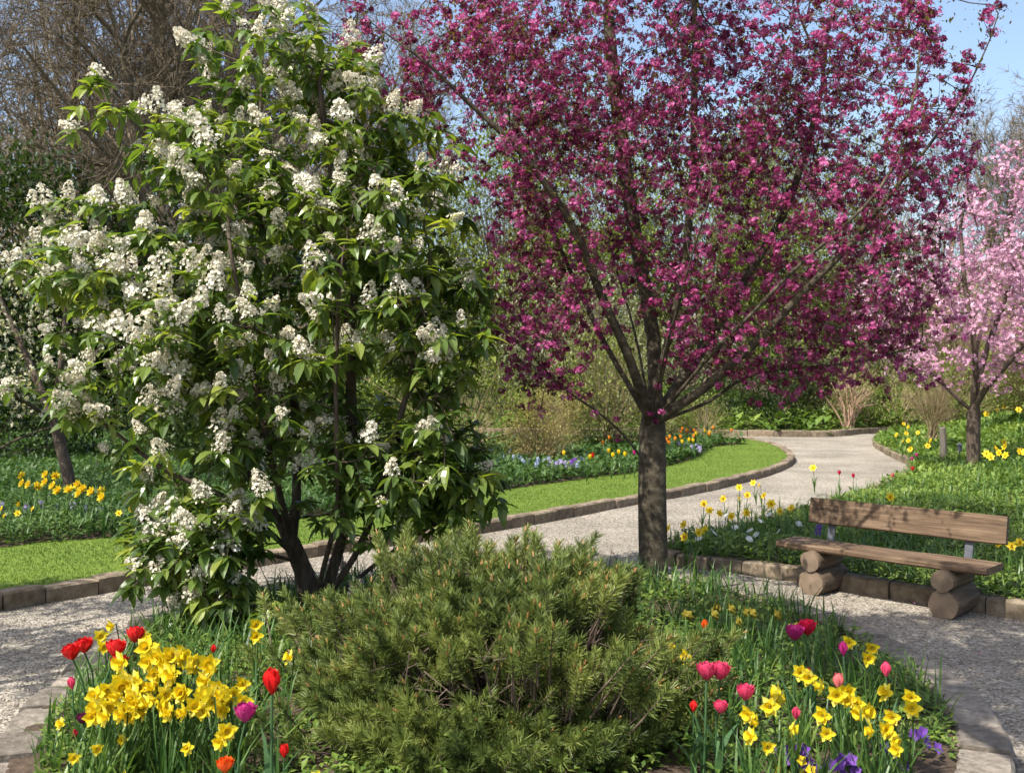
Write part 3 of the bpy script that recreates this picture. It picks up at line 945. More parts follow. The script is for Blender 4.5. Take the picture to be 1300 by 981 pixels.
tips = np.array([i for i in range(len(nd)) if not kd[i] and i > 20])
tpos = np.concatenate([nd[tips], wq]); tdir = unit(np.concatenate([nd[tips] - nd[pr[tips]], wq - wn]))
lt = leaf_tpl(1.0, 0.42, 0.38, 0.16, 4)
lf = MB()
nl = 8
tt = np.repeat(np.arange(len(tpos)), nl)
az = rng.random(len(tpos))[:, None] * 2 * PI + np.arange(nl)[None] * 2 * PI / nl + rng.normal(0, 0.25, (len(tpos), nl))
az = az.ravel()
ld = np.stack([np.cos(az), np.sin(az), rng.normal(-0.12, 0.42, len(az))], -1) + np.repeat(tdir, nl, axis=0) * 0.35
lf.inst(lt, frames(ld, roll=rng.normal(0, 0.25, len(az)), scale=rng.uniform(0.085, 0.175, len(az))), tpos[tt] - WB + rng.normal(0, 0.015, (len(tt), 3)),
        r=np.clip(np.repeat(rng.normal(0.48, 0.2, len(tpos)), nl) + rng.normal(0, 0.14, len(az)), 0, 1))
inn = np.nonzero((rr < 0.008) & (np.arange(len(rr)) > 20))[0]

ld = rdir(len(inn)); ld[:, 2] = ld[:, 2] * 0.5 - 0.25
lf.inst(lt, frames(ld, scale=rng.uniform(0.07, 0.14, len(inn))), nd[inn] - WB + rng.normal(0, 0.03, (len(inn), 3)), r=np.clip(rng.normal(0.36, 0.2, len(inn)), 0, 1))
o = lf.build('leaves', M['white_leaf'], wt, smooth=False); o['kind'] = 'stuff'


def panicle_mesh(seed):
    """upright cone of small white flowers on a short stalk"""
    g = np.random.default_rng(seed)
    mb = MB()
    Hh = float(g.uniform(0.11, 0.20)); wd_ = float(g.uniform(0.052, 0.078)); bx, by = g.normal(0, .03, 2)
    mb.tube([[0, 0, -0.03], [0.003, 0, 0.08], [0, 0.004, Hh]], [0.004, 0.003, 0.001], 4, 1)
    n = 170
    t = g.random(n) ** 0.8
    a = g.random(n) * 2 * PI
    rad = wd_ * (1 - t) ** 0.6 * g.uniform(0.5, 1.15, n) * (1 + .3 * np.sin(3 * a + seed)) + 0.010
    p = np.stack([np.cos(a) * rad + bx * t, np.sin(a) * rad + by * t, 0.01 + t * Hh], -1)
    if seed % 2:
        q_ = g.random(n) < .38
        p[q_] = p[q_] * .75 + np.array([wd_ * 1.1 * (1 if bx > 0 else -1), by, -.02])
    o_ = unit(np.stack([np.cos(a), np.sin(a), 0.35 + 0 * a], -1) + g.normal(0, 0.4, (n, 3)))
    Fm_ = frames(unit(np.cross(o_, rdir(n))), up=o_, scale=g.uniform(0.0085, 0.015, n))
    mb.inst(floret_tpl(1.0, 0.3, 5, 0.9), Fm_, p, 0, r=np.clip(g.normal(0.6, 0.25, n), 0, 1))
    return mb


pan = [panicle_mesh(50 + i).mesh('flower_panicle', [M['white_petal'], M['panicle_stem']]) for i in range(10)]
# panicles stand on the outermost tips: those facing the light, the path and the top
sc_ = -0.8 * tpos[:, 1] + 0.22 * tpos[:, 2] - 0.24 * tpos[:, 0] + rng.normal(0, 0.35, len(tpos))
lowm = tpos[:, 2] < 1.2
sc_[lowm] -= 0.1
order = np.argsort(-sc_)
pos_used, many = [], []
for i in order:
    if all(np.linalg.norm(tpos[i] - q) > 0.135 for q in pos_used):
        pos_used.append(tpos[i])
        many.append(i)
    if len(many) >= 390: break
rest = MB()
for k, i in enumerate(many):
    d = unit(tdir[i] * 0.5 + np.array([0, 0, 0.8]) + rng.normal(0, 0.34, 3))
    s_ = rng.uniform(0.62, 1.12)
    q = Vector(d).to_track_quat('Z', 'Y')
    if k < 100:
        po = obj('flower_panicle', pan[k % 10], wt)
        po.location = tpos[i] - WB + d * 0.03
        po.rotation_mode = 'QUATERNION'; po.rotation_quaternion = q
        po.scale = (s_, s_, s_)
    else:
        R_ = np.array(q.to_matrix()) * s_ * 0.85
        me = pan[k % 10]
        co = np.empty(len(me.vertices) * 3, np.float32); me.vertices.foreach_get('co', co)
        co = co.reshape(-1, 3)[36 - 24:] @ R_.T + (tpos[i] - WB)
        nq = len(co) // 4
        rest.add(co[:nq * 4], np.arange(nq * 4).reshape(-1, 4)[:, ::-1], 0, np.repeat(rng.random(nq), 4))
o = rest.build('inner_panicles', M['white_petal'], wt); o['kind'] = 'stuff'


# --- generic flowering tree of the middle distance
def flowering_tree(name, label, limbs, d0, blobs, petal, leafm, bark, trunk, nat=420, fsize=0.03, nf=6, leaves=1, step=0.16, dk=0.28, spread=0.07, tipr=0.005, lsize=0.06):
    nd, pr = limb_nodes(limbs, d0)
    att = blob_points(blobs, nat)
    nd, pr = colonize(nd, pr, att, step, 1.6, dk, iters=60, bias=(0, 0, 0.15), jit=0.2, maxn=4000)
    rr, kd = radii(nd, pr, tipr, 2.3, trunk=trunk)
    B = nd[0].copy()
    root = empty(name, B); tag(root, label, 'tree')
    mb = MB(); skin_tree(mb, nd, pr, rr, kd); rebase(mb, B)
    mb.build('trunk', bark, root, smooth=True)
    th = np.nonzero(rr < tipr * 2.6)[0]
    ctr = np.repeat(nd[th], nf, axis=0) + rng.normal(0, spread, (len(th) * nf, 3))
    o_ = rdir(len(ctr)); o_[:, 2] += 0.3; o_ = unit(o_)
    fl = MB()
    fl.inst(floret_tpl(1.0, 0.35), frames(unit(np.cross(o_, rdir(len(o_)))), up=o_, scale=rng.uniform(0.7, 1.3, len(ctr)) * fsize), ctr - B, r=np.clip(rng.normal(0.5, 0.25, len(ctr)), 0, 1))
    fl.build('blossom', petal, root)['kind'] = 'stuff'
    if leaves:
        li = np.repeat(th, leaves)
        lf = MB(); ld = rdir(len(li))
        lf.inst(leaf_tpl(1, 0.45, 0.2, 0.1, 2), frames(ld, scale=rng.uniform(0.6, 1.2, len(li)) * lsize), nd[li] + rng.normal(0, spread, (len(li), 3)) - B)
        lf.build('leaves', leafm, root)['kind'] = 'stuff'
    return root


flowering_tree('pink_cherry_tree', 'pale pink blossoming cherry tree with dark trunk on the right bank',
               [[(1237, 602, 0), (1236, 580, 0), (1236, 550, 0), (1235, 520, 0)],
                [(1235, 530, 0), (1215, 505, 0), (1180, 470, .2), (1130, 420, .4), (1090, 400, .5)],
                [(1235, 520, 0), (1240, 450, -.3), (1220, 350, -.4), (1215, 260, -.4)],
                [(1235, 520, 0), (1250, 450, .4), (1290, 340, .6), (1320, 230, .6)],
                [(1235, 525, 0), (1262, 480, -.4), (1320, 420, -.8), (1400, 380, -1)],
                [(1235, 520, 0), (1240, 440, 1), (1270, 330, 1.6)]], 17.5,
               [(1250, 360, 130, 120, 17.5, 1.8), (1150, 400, 90, 75, 17.3, 1.2), (1290, 260, 70, 90, 17.5, 1.2), (1360, 400, 110, 100, 17.5, 1.5), (1215, 300, 50, 70, 17.4, .8), (1180, 460, 80, 40, 17.2, .9), (1275, 450, 100, 50, 17.2, 1.2)],
               M['pink_petal'], M['crab_leaf'], M['bark_brown'], 0.115, nat=900, fsize=0.041, nf=9, step=0.17, dk=0.26, spread=0.085)
flowering_tree('cream_blossom_tree', 'small leaning tree with cream blossom behind the left daffodils',
               [[(92, 634, 0), (85, 600, 0), (76, 560, 0), (66, 535, 0)],
                [(70, 545, 0), (40, 470, .2), (10, 400, .4), (-20, 330, .4)],
                [(66, 535, 0), (80, 450, -.2), (90, 370, -.2), (80, 290, -.2)],
                [(68, 540, 0), (20, 500, -.6), (-60, 440, -1)],
                [(66, 535, 0), (110, 470, .6), (150, 400, .9)]], 13.4,
               [(40, 400, 110, 110, 13.4, 1.3), (90, 330, 80, 80, 13.4, 1.0), (-60, 400, 90, 110, 13.4, 1.2), (30, 490, 90, 45, 13.4, 1.0)],
               foliage_mat('cream_petal', (0.52, 0.50, 0.36), 0.3, 0.3), M['f_mid'], M['bark_brown'], 0.08, nat=600, fsize=0.032, nf=4, leaves=4, step=0.14, dk=0.22, spread=0.07, lsize=0.085)


# ------------------------------------------------------------------ background trees and shrubs
def bare_tree_mesh(seed, Ht=16.0, trunk=0.24, spread=0.55, twig=True):
    g = np.random.default_rng(seed)
    mb = MB()
    stack = [(np.zeros(3), np.array([g.normal(0, 0.05), g.normal(0, 0.05), 1.0]), Ht * 0.62, trunk, 0)]
    p0s, p1s, rs = [], [], []
    while stack:
        p, d, L, r, lev = stack.pop()
        n = [12, 8, 6, 4][min(lev, 3)]
        pts = [p]; dd = unit(d)
        for i in range(n):
            dd = unit(dd + g.normal(0, [0.05, 0.11, 0.16, 0.2][min(lev, 3)], 3) + np.array([0, 0, [0.03, 0.05, 0.05, 0.02][min(lev, 3)]]))
            pts.append(pts[-1] + dd * L / n)
        pts = np.array(pts)
        rad = np.linspace(r, r * (0.45 if lev == 0 else 0.3), n + 1)
        mb.tube(pts, rad, [10, 7, 5, 3][min(lev, 3)], 0)
        if lev < 3:
            kn = [g.integers(11, 15), g.integers(7, 10), g.integers(6, 9)][lev]
            for k in range(kn):
                t = g.uniform([0.3, 0.2, 0.15][lev], 1.0)
                if lev == 0 and k < 3: t = 1.0
                f_ = t * n; i = min(int(f_), n - 1)
                q = pts[i] + (pts[i + 1] - pts[i]) * (f_ - i)
                ax = unit(pts[i + 1] - pts[i])
                sd = unit(np.cross(ax, g.normal(0, 1, 3)))
                nd_ = unit(ax * (0.75 if t < 1 else 1.2) + sd * spread * g.uniform(0.7, 1.5))
                stack.append((q, nd_, L * g.uniform(0.38, 0.62) * (1.1 - 0.35 * t), rad[i] * g.uniform(0.38, 0.6), lev + 1))
        elif twig:
            for k in range(8):
                i = g.integers(1, n + 1)
                dv = unit(unit(pts[i] - pts[i - 1]) + g.normal(0, 0.55, 3))
                p0s.append(pts[i]); p1s.append(pts[i] + dv * L * g.uniform(0.3, 0.7))
    mb.segs(np.array(p0s), np.array(p1s), 0.010, 0.005, 3)
    return mb


bare = [bare_tree_mesh(100 + i, 17, 0.25, [0.5, 0.7, 0.6, 0.8][i]).mesh('trunk', M['bark_grey'], True) for i in range(4)]


def bare_tree(px, d, scale, k, label, rz, z=0.2, lean=0.0):
    b = np.array([(px - 650) * d / F, d, z])
    root = empty('bare_tree', b, rz)
    root.rotation_euler = (lean, 0, rz)
    root.scale = (scale,) * 3
    tag(root, label, 'tree', 'bare trees at the edge of the wood')
    obj('trunk', bare[k], root)
    return root


BT = [(-60, 34, 1.15, 0, 'bare grey tree at the far left edge behind the white blossom', 0.3), (60, 30, 1.0, 1, 'bare tree with long arching limbs above the dark ivy', 2.1),
      (135, 38, 1.25, 2, 'bare tree whose crown fills the upper left corner', 4.0), (190, 31, 1.1, 3, 'dark straight bare trunk rising left of the white tree top', 1.2),
      (245, 36, 1.25, 0, 'slim bare tree seen just left of the white tree top', 5.2), (275, 30, 1.05, 2, 'dark bare trunk directly behind the white tree top', 0.9),
      (330, 42, 1.3, 1, 'tall bare tree behind the top of the white tree', 3.3), (420, 44, 1.2, 3, 'bare tree between the white tree and the magenta crown', 2.6),
      (520, 48, 1.1, 0, 'far bare tree behind the gap beside the magenta crown', 1.9), (640, 52, 1.1, 1, 'far bare tree behind the left of the magenta crown', 0.2),
      (950, 52, 0.95, 2, 'far bare tree behind the middle of the magenta crown', 2.9), (1255, 40, 0.86, 0, 'slender bare tree against the sky at upper right', 4.4),
      (1310, 44, 0.95, 3, 'bare tree cut by the right edge of the photo', 1.5), (1185, 50, 0.85, 1, 'twiggy bare tree behind the right end of magenta boughs', 0.7)]
for px, d, s_, k, lab, rz in BT:
    bare_tree(px, d, s_, k, lab, rz, z=0.05 + 0.02 * max(0, d - 29))


def leaf_cloud(center, rx, ry, rz, n, size, clumps, g, flat=0.0, tpl=None, shell=0.55):
    cd = g.normal(0, 1, (clumps, 3)); cd /= np.linalg.norm(cd, axis=1)[:, None]
    cr = shell + (1 - shell) * g.random(clumps) ** 0.6
    cc = cd * cr[:, None] * np.array([rx, ry, rz])
    k = g.integers(0, clumps, n)
    cs = 0.20 * (rx + ry + rz) / 3
    p = cc[k] + g.normal(0, 1, (n, 3)) * cs * np.array([1, 1, 0.75])
    d = g.normal(0, 1, (n, 3)) + unit(p) * 0.8
    return np.asarray(center) + p, d, np.clip(g.normal(0.5, 0.18, clumps)[k] + g.normal(0, 0.15, n), 0, 1)


def foliage_plant(name, label, cat, base, lobes, mat, bark, n, size, seed, stems=6, stem_r=0.03, clumps=60, twigs=0, group=None, leafw=0.5, trunk_top=None):
    """stems from the ground into a crown made of many leaf-sized faces"""
    g = np.random.default_rng(seed)
    root = empty(name, base); tag(root, label, cat, group)
    st, lf = MB(), MB()
    tot = sum(l[3] * l[4] * l[5] for l in lobes)
    for (cx, cy_, cz, rx, ry, rz_) in lobes:
        fr = rx * ry * rz_ / tot
        p, d, r = leaf_cloud((cx, cy_, cz), rx, ry, rz_, int(n * fr), size, max(8, int(clumps * fr)), g)
        p[:, 2] = np.maximum(p[:, 2], 0.03)
        lf.inst(diamond_tpl(leafw), frames(d, scale=g.uniform(0.6, 1.3, len(p)) * size), p, r=r)
        ns = max(2, int(stems * fr + 0.5))
        for i in range(ns):
            tp = np.array([cx, cy_, cz]) + g.normal(0, 0.45, 3) * np.array([rx, ry, rz_])
            b = np.array([g.normal(0, 0.08), g.normal(0, 0.08), -0.05])
            mid = b * 0.5 + tp * 0.5 + g.normal(0, 0.08, 3) * rz_; mid[:2] *= 0.7
            st.tube(smooth_line([b, mid, tp], max(0.1, rz_ / 6)), np.linspace(stem_r, stem_r * 0.25, len(smooth_line([b, mid, tp], max(0.1, rz_ / 6)))), 6)
        if twigs:
            q = p[g.integers(0, len(p), int(twigs * fr))]
            q0 = np.array([cx, cy_, cz - rz_ * 0.8]) + (q - np.array([cx, cy_, cz - rz_ * 0.8])) * 0.45
            st.segs(q0, q, stem_r * 0.25, stem_r * 0.08, 3)
    st.build('trunk' if cat == 'tree' else 'stems', bark, root)
    lf.build('crown' if cat == 'tree' else 'foliage', mat, root)
    return root


def at(px, d, z=0.1):
    return np.array([(px - 650) * d / F, d, z])


def m_(pxlen, d): return pxlen * d / F


FT = foliage_plant
fz = lambda d: 0.05 + 0.02 * max(0, d - 29)
# ivy-dark evergreens at the left
FT('ivy_clad_tree', 'dark ivy covered tree at the left edge of the wood', 'tree', at(30, 27, 0.1), [(0, 0, 4.2, 2.6, 2, 3.4), (-1.5, 0, 2.2, 2, 2, 2.2)], M['f_dark'], M['bark_brown'], 19000, 0.22, 1, clumps=170)
FT('ivy_clad_tree', 'dark ivy covered tree just left of the white tree', 'tree', at(165, 29, 0.1), [(0, 0, 3.4, 2.2, 2, 2.8), (1.5, 0, 2, 2, 1.8, 2)], M['f_dark'], M['bark_brown'], 16000, 0.22, 2, clumps=150)
FT('holly_bush', 'low dark evergreen bush behind the cream blossom tree', 'bush', at(-30, 19, 0.1), [(0, 0, 1.0, 2.4, 1.5, 1.1), (2.6, 0.5, .9, 1.8, 1.2, .9)], M['f_dark'], M['bark_brown'], 7000, 0.13, 3, clumps=90)
FT('laurel_bush', 'dark green laurel bush seen through the white tree stems', 'bush', at(290, 20, 0.1), [(0, 0, 1.1, 2.0, 1.4, 1.2), (2.8, 0.3, 1.0, 1.8, 1.2, 1.1)], M['f_mid'], M['bark_brown'], 7000, 0.13, 4, clumps=90)
FT('elder_bush', 'tall green bush filling the gap behind the white tree', 'bush', at(400, 24, 0.1), [(0, 0, 2.3, 2.4, 1.6, 2.3), (-3.2, .5, 1.8, 2, 1.5, 1.9)], M['f_mid'], M['bark_brown'], 8000, 0.16, 5, clumps=110)
# middle: yellows and limes behind the crab apple
FT('golden_bush', 'yellow leaved bush between the white tree and magenta crown', 'bush', at(585, 19, 0.1), [(0, 0, 1.0, 1.35, 1.0, 1.05), (-1, .2, 1.5, .9, .8, .8)], M['f_lime'], M['twig_tan'], 6500, 0.075, 6, stems=14, clumps=90, twigs=300)
FT('willow_bush', 'fine twigged straw yellow bush behind the mixed tulip bed', 'bush', at(690, 18.5, 0.1), [(0, 0, .72, .72, .6, .72), (0.15, 0, 1.1, .5, .45, .4)], M['f_yellow'], M['twig_tan'], 7500, 0.045, 7, stems=22, stem_r=0.014, clumps=150, twigs=900, leafw=0.35)
FT('green_bush', 'pale green bush behind the crab apple trunk', 'bush', at(770, 22, 0.1), [(0, 0, 1.3, 1.4, 1.2, 1.3)], M['f_olive'], M['twig_tan'], 6000, 0.09, 8, stems=12, clumps=90, twigs=400)
FT('spring_tree', 'lime green young tree glimpsed between white and magenta crowns', 'tree', at(640, 33, fz(33)), [(0, 0, 6.2, 2.8, 2.4, 4.2), (-1.8, 0, 4, 2, 2, 2.5), (2.2, 0, 4.2, 2.2, 2, 2.6)], M['f_lime'], M['bark_grey'], 20000, 0.15, 9, clumps=200, twigs=800)
FT('spring_tree', 'pale cream flowered tree behind the lower magenta boughs', 'tree', at(715, 27, 0.1), [(0, 0, 2.9, 1.8, 1.5, 1.7), (1.6, 0, 2.2, 1.4, 1.4, 1.3)], M['f_pale'], M['bark_grey'], 8000, 0.11, 10, clumps=130, twigs=500)
FT('spring_tree', 'olive green tree behind the centre of the magenta crown', 'tree', at(880, 36, fz(36)), [(0, 0, 7.0, 3.4, 2.4, 3.8), (3, 0, 4.4, 2.6, 2.2, 3.2), (-2.6, 0, 4.2, 2.4, 2, 3.0)], M['f_lime'], M['bark_grey'], 24000, 0.16, 11, clumps=210, twigs=800)
FT('spring_tree', 'olive green tree behind the left half of the magenta crown', 'tree', at(745, 39, fz(39)), [(0, 0, 9.0, 3.2, 2.2, 4.2), (-1.6, 0, 5.2, 2.4, 2, 2.8), (2.0, 0, 5.0, 2.4, 2, 2.8)], M['f_olive'], M['bark_grey'], 22000, 0.16, 41, clumps=200, twigs=800)
FT('spring_tree', 'mid green tree behind the right half of the magenta crown', 'tree', at(1010, 41, fz(41)), [(0, 0, 9.0, 3.2, 2.2, 4.2), (-1.6, 0, 5.6, 2.6, 2, 3.0), (2.0, 0, 5.2, 2.4, 2, 3.0)], M['f_olive'], M['bark_grey'], 22000, 0.16, 42, clumps=200, twigs=800)
FT('spring_tree', 'fresh green tree in the gap between white and magenta crowns', 'tree', at(560, 34, fz(34)), [(0, 0, 5.6, 1.9, 1.8, 3.4), (.6, 0, 3.2, 2.2, 1.8, 2.4), (-1.4, 0, 3.8, 1.6, 1.6, 2.4)], M['f_lime'], M['bark_grey'], 15000, 0.14, 43, clumps=170, twigs=700)
FT('willow_tree', 'yellow green willow between magenta boughs at the right', 'tree', at(1118, 38, fz(38)), [(0, 0, 7.6, 1.9, 1.8, 3.6), (-.9, 0, 5.2, 2.2, 1.8, 3.0), (1.2, 0, 4.6, 2.0, 1.8, 3.0)], M['f_olive'], M['bark_grey'], 14000, 0.12, 12, clumps=230, twigs=1400, leafw=0.3)
FT('hazel_bush', 'brownish hazel thicket below the bare trees at right', 'bush', at(1225, 33, fz(33)), [(0, 0, 3.0, 2.6, 1.8, 2.8), (3.4, 0, 3.2, 2.6, 1.8, 2.8)], M['f_brown'], M['twig_tan'], 8000, 0.10, 13, stems=40, clumps=260, twigs=2600, leafw=0.3)
FT('holly_bush', 'dark green rounded bush above the far end of the path', 'bush', at(985, 31, 0.15), [(0, 0, 1.05, 1.25, 1.0, 1.0), (-1.2, 0.2, 0.95, .9, .9, .8), (.9, 0.2, 1.6, .9, .8, .7)], M['f_dark'], M['bark_brown'], 7500, 0.10, 14, clumps=110)
FT('box_bush', 'mid green bush filling the right end of the far bank', 'bush', at(1140, 31, 0.15), [(0, 0, 1.0, 1.6, 1.2, 1.0), (1.8, 0, 1.1, 1.5, 1.2, 1.1), (-1.9, .5, 1.3, 1.4, 1.2, 1.2)], M['f_olive'], M['twig_tan'], 8000, 0.10, 15, clumps=130, twigs=500)
FT('coppice_bush', 'upright pale pink stemmed shrub beside the far kerb', 'bush', at(1078, 29.8, 0.1), [(0, 0, 1.3, .9, .7, .8)], M['f_olive'], M['twig_pink'], 1100, 0.07, 16, stems=16, stem_r=0.035, clumps=60, twigs=160)
FT('twiggy_bush', 'bare twiggy brown shrub left of the pink tree trunk', 'bush', at(1185, 21.5, 0.45), [(0, 0, .75, .62, .5, .6)], M['f_brown'], M['twig_tan'], 900, 0.05, 17, stems=26, stem_r=0.012, clumps=60, twigs=700, leafw=0.3)
FT('leafy_bush', 'olive green bush at the right edge beyond the pink tree', 'bush', at(1330, 24, 0.9), [(0, 0, 1.0, 1.8, 1.3, 1.1)], M['f_olive'], M['twig_tan'], 6000, 0.09, 18, clumps=90, twigs=400)
FT('olive_shrub', 'yellow olive shrub right of the crab apple trunk', 'bush', at(893, 25.5, 0.1), [(0, 0, .55, .8, .6, .55), (-1.2, 0, .6, .8, .6, .6)], M['f_olive'], M['twig_tan'], 5000, 0.06, 19, clumps=80, twigs=300)

# unseen tree added behind the camera to shade the gravel before the bench
FT('unseen_shade_tree', 'unseen tree added behind the photographer whose boughs dapple the gravel by the bench', 'tree', np.array([2.6, -1.6, 0.0]), [(-3.5, 5.9, 5.3, .9, .6, .3), (-2.5, 5.6, 5.5, 1.0, .7, .3), (-2.0, 4.5, 5.4, .9, .7, .3), (-2.9, 4.7, 5.3, .9, .7, .3), (-1.2, 5.1, 5.5, .9, .7, .3)], M['f_mid'], M['bark_grey'], 12500, 0.10, 30, stems=7, stem_r=0.11, clumps=130)
FT('unseen_shade_tree', 'unseen tree beyond the left edge whose shade bands the gravel on the left', 'tree', np.array([-6.6, 3.2, 0.0]), [(1.0, 1.5, 4.0, 1.1, .28, .3), (1.2, .75, 4.1, 1.1, .25, .25), (1.0, 2.6, 4.4, 1.0, .3, .3)], M['f_mid'], M['bark_grey'], 4500, 0.10, 31, stems=5, stem_r=0.09, clumps=80)  # unseen tree; thin crown strips shaped to cast the shadow bands

# far wood behind everything, one brown-green mass of twigs
wm = MB()
g = np.random.default_rng(5)
n = 13000
px_ = np.where(g.random(n) < 0.45, g.uniform(-700, 480, n), g.uniform(-700, 1900, n)); dd = g.uniform(55, 85, n)
zb = 0.6 + g.random(n) ** 1.3 * np.where(px_ < 480, 20, np.where(px_ < 1000, 8.5, 8.0)) * (0.75 + 0.25 * np.sin(px_ * 0.021))
b_ = np.stack([(px_ - 650) * dd / F, dd, zb], -1)
tip = b_ + np.stack([g.normal(0, 1.0, n), g.normal(0, 0.6, n), g.uniform(0.8, 3.2, n)], -1)
wm.segs(b_, tip, 0.075, 0.022, 3)
for q in range(3):
    s0 = b_ + (tip - b_) * g.uniform(0.2, 0.9, (n, 1))
    wm.segs(s0, s0 + np.stack([g.normal(0, .8, n), g.normal(0, .5, n), g.uniform(0, 1.6, n)], -1), 0.045, 0.014, 3)
pf = np.stack([g.uniform(-55, 55, 26000), g.uniform(52, 70, 26000), 0.5 + g.random(26000) ** 1.8 * 7], -1)
wm.inst(diamond_tpl(0.6), frames(rdir(26000), scale=g.uniform(0.25, 0.6, 26000)), pf, mat=1)
tag(wm.build('far_wood', [M['bark_grey'], M['f_mid']]), 'far bare woodland closing the view behind the garden', 'woodland', kind='stuff')


# ------------------------------------------------------------------ dwarf pine
PB = np.array([-0.06, 5.08, 0.14])
pine = empty('dwarf_pine', PB)
tag(pine, 'broad dwarf mountain pine mound in the middle of the front bed', 'shrub')
def shoot_tpl(seed, n=120):
    g = np.random.default_rng(seed)
    L = 0.15
    t = g.random(n) ** 0.85
    a = g.random(n) * 2 * PI
    base = np.stack([0 * t, t * L, 0 * t], -1)
    out = np.stack([np.cos(a), 0.35 + 1.0 * t + g.normal(0, .12, n), np.sin(a)], -1)
    out = unit(out)
    nl = g.uniform(0.034, 0.052, n)
    sd = unit(np.cross(out, g.normal(0, 1, (n, 3)))) * 0.0019
    tipp = base + out * nl[:, None]
    V = np.stack([base - sd, base + sd, tipp + sd * 0.5, tipp - sd * 0.5], 1).reshape(-1, 3)
    return V, np.arange(4 * n).reshape(-1, 4)
stp = [shoot_tpl(i) for i in range(6)]
g = np.random.default_rng(21)
def dome(n, k0, k1):
    th = g.random(n) * 2 * PI
    u = g.random(n) ** 0.9
    el = np.arcsin(np.clip(u, 0, 1))
    dirv = np.stack([np.cos(th) * np.cos(el), np.sin(th) * np.cos(el), np.sin(el)], -1)
    lump = 1 + 0.32 * nz(dirv, 2.2, 3.0) + 0.55 * nz(dirv, 5.0, 9.0)
    p = dirv * np.array([0.91, 0.95, 0.54]) * (lump * g.uniform(k0, k1, n))[:, None]
    return p, dirv
sp, sdv = dome(2000, 0.90, 1.06)
hole = nz(sdv, 3.1, 17.0)
lowfront = (sdv[:, 2] < 0.55) & (sdv[:, 1] < 0.3)
ok = ~(lowfront & (hole > 0.12) & (sdv[:, 2] > 0.16)) & (hole < 0.24)
sp, sdv = sp[ok], sdv[ok]
sp2, sdv2 = dome(450, 0.70, 0.86)
sp, sdv = np.concatenate([sp, sp2]), np.concatenate([sdv, sdv2])
th_ = g.uniform(PI, 2 * PI, 330)
lowp = np.stack([np.cos(th_) * g.uniform(.76, .95, 330), np.sin(th_) * g.uniform(.86, 1.24, 330) * .96, g.uniform(-.06, .10, 330)], -1)
sp = np.concatenate([sp, lowp]); sdv = np.concatenate([sdv, unit(lowp * np.array([1, 1, .3]))])
sp[:, 2] += 0.06
sdir = unit(sdv * 0.75 + np.array([0, 0, 0.62]) + g.normal(0, 0.24, sp.shape))
nb = MB(); bud = MB()
ss = g.uniform(0.75, 1.25, len(sp))
sr = np.clip(0.5 + 0.55 * nz(sp, 4.5, 3.0) + g.normal(0, 0.13, len(sp)), 0, 1)
for k in range(6):
    q = np.arange(len(sp)) % 6 == k
    Mx = frames(sdir[q], scale=ss[q])
    V, Fc = stp[k]
    nq = q.sum()
    VV = np.einsum('nij,kj->nki', Mx, V) + (sp[q] - sdir[q] * 0.06)[:, None]
    rv = np.clip(np.repeat(sr[q], len(V)) + np.tile(np.repeat(g.normal(0, 0.14, len(V) // 4), 4), nq), 0, 1)
    nb.add(VV.reshape(-1, 3), (Fc[None] + (np.arange(nq) * len(V))[:, None, None]).reshape(-1, 4), 0, rv)
nb.build('needles', M['pine_needle'], pine)['kind'] = 'stuff'
br = MB()
cl = sp[g.choice(len(sp), 190, replace=False)]
for q in cl:
    b = np.array([q[0] * 0.12, q[1] * 0.12, 0.0]) + g.normal(0, 0.03, 3)
    mid = b * 0.4 + q * 0.6; mid[2] *= 0.62
    ln = smooth_line([b, mid, q], 0.07)
    br.tube(ln, np.linspace(0.022, 0.005, len(ln)), 5)
e0 = sp - sdir * 0.20; br.segs(e0, sp + sdir * 0.07 * ss[:, None], 0.006, 0.0025, 4)
# dead grey twigs low down where the needles have gone
n = 170
th = g.uniform(-PI, 0, n)
p0 = np.stack([np.cos(th) * g.uniform(.45, .9, n), np.sin(th) * g.uniform(.45, .85, n), g.uniform(0.08, 0.45, n)], -1)
p1 = p0 + np.stack([g.normal(0, .09, n), g.normal(-.03, .06, n), g.normal(0.01, .05, n)], -1)
br.segs(p0, p1, 0.0038, 0.0015, 4)
br.build('branches', M['pine_bark'], pine)
bi = np.nonzero((sdv[:, 2] > 0.1) & (g.random(len(sp)) < 0.4))[0]
bud.segs(sp[bi] + sdir[bi] * 0.085 * ss[bi][:, None], sp[bi] + sdir[bi] * (0.115 * ss[bi])[:, None], 0.0065, 0.003, 5)
bud.build('buds', M['pine_bud'], pine)['kind'] = 'stuff'


# ------------------------------------------------------------------ flowers
def petal_ring(mb, n, L, w, cup, tilt0, droop, mat=0, z=0.0, rot=0.0, seg=3, fold=0.1, peak=0.8):
    """petals around +Z; tilt0 = how far each opens from the axis"""
    V, f = leaf_tpl(L, w, droop, fold, seg, 1.35 if droop < -0.5 else peak)
    for i in range(n):
        a = rot + i * 2 * PI / n
        ct, st = math.cos(tilt0), math.sin(tilt0)
        d = np.array([math.cos(a) * st, math.sin(a) * st, ct])
        upv = np.array([-math.cos(a) * ct, -math.sin(a) * ct, st])
        mb.inst((V, f), frames(d[None], up=upv), np.array([[d[0] * cup, d[1] * cup, z]]), mat)


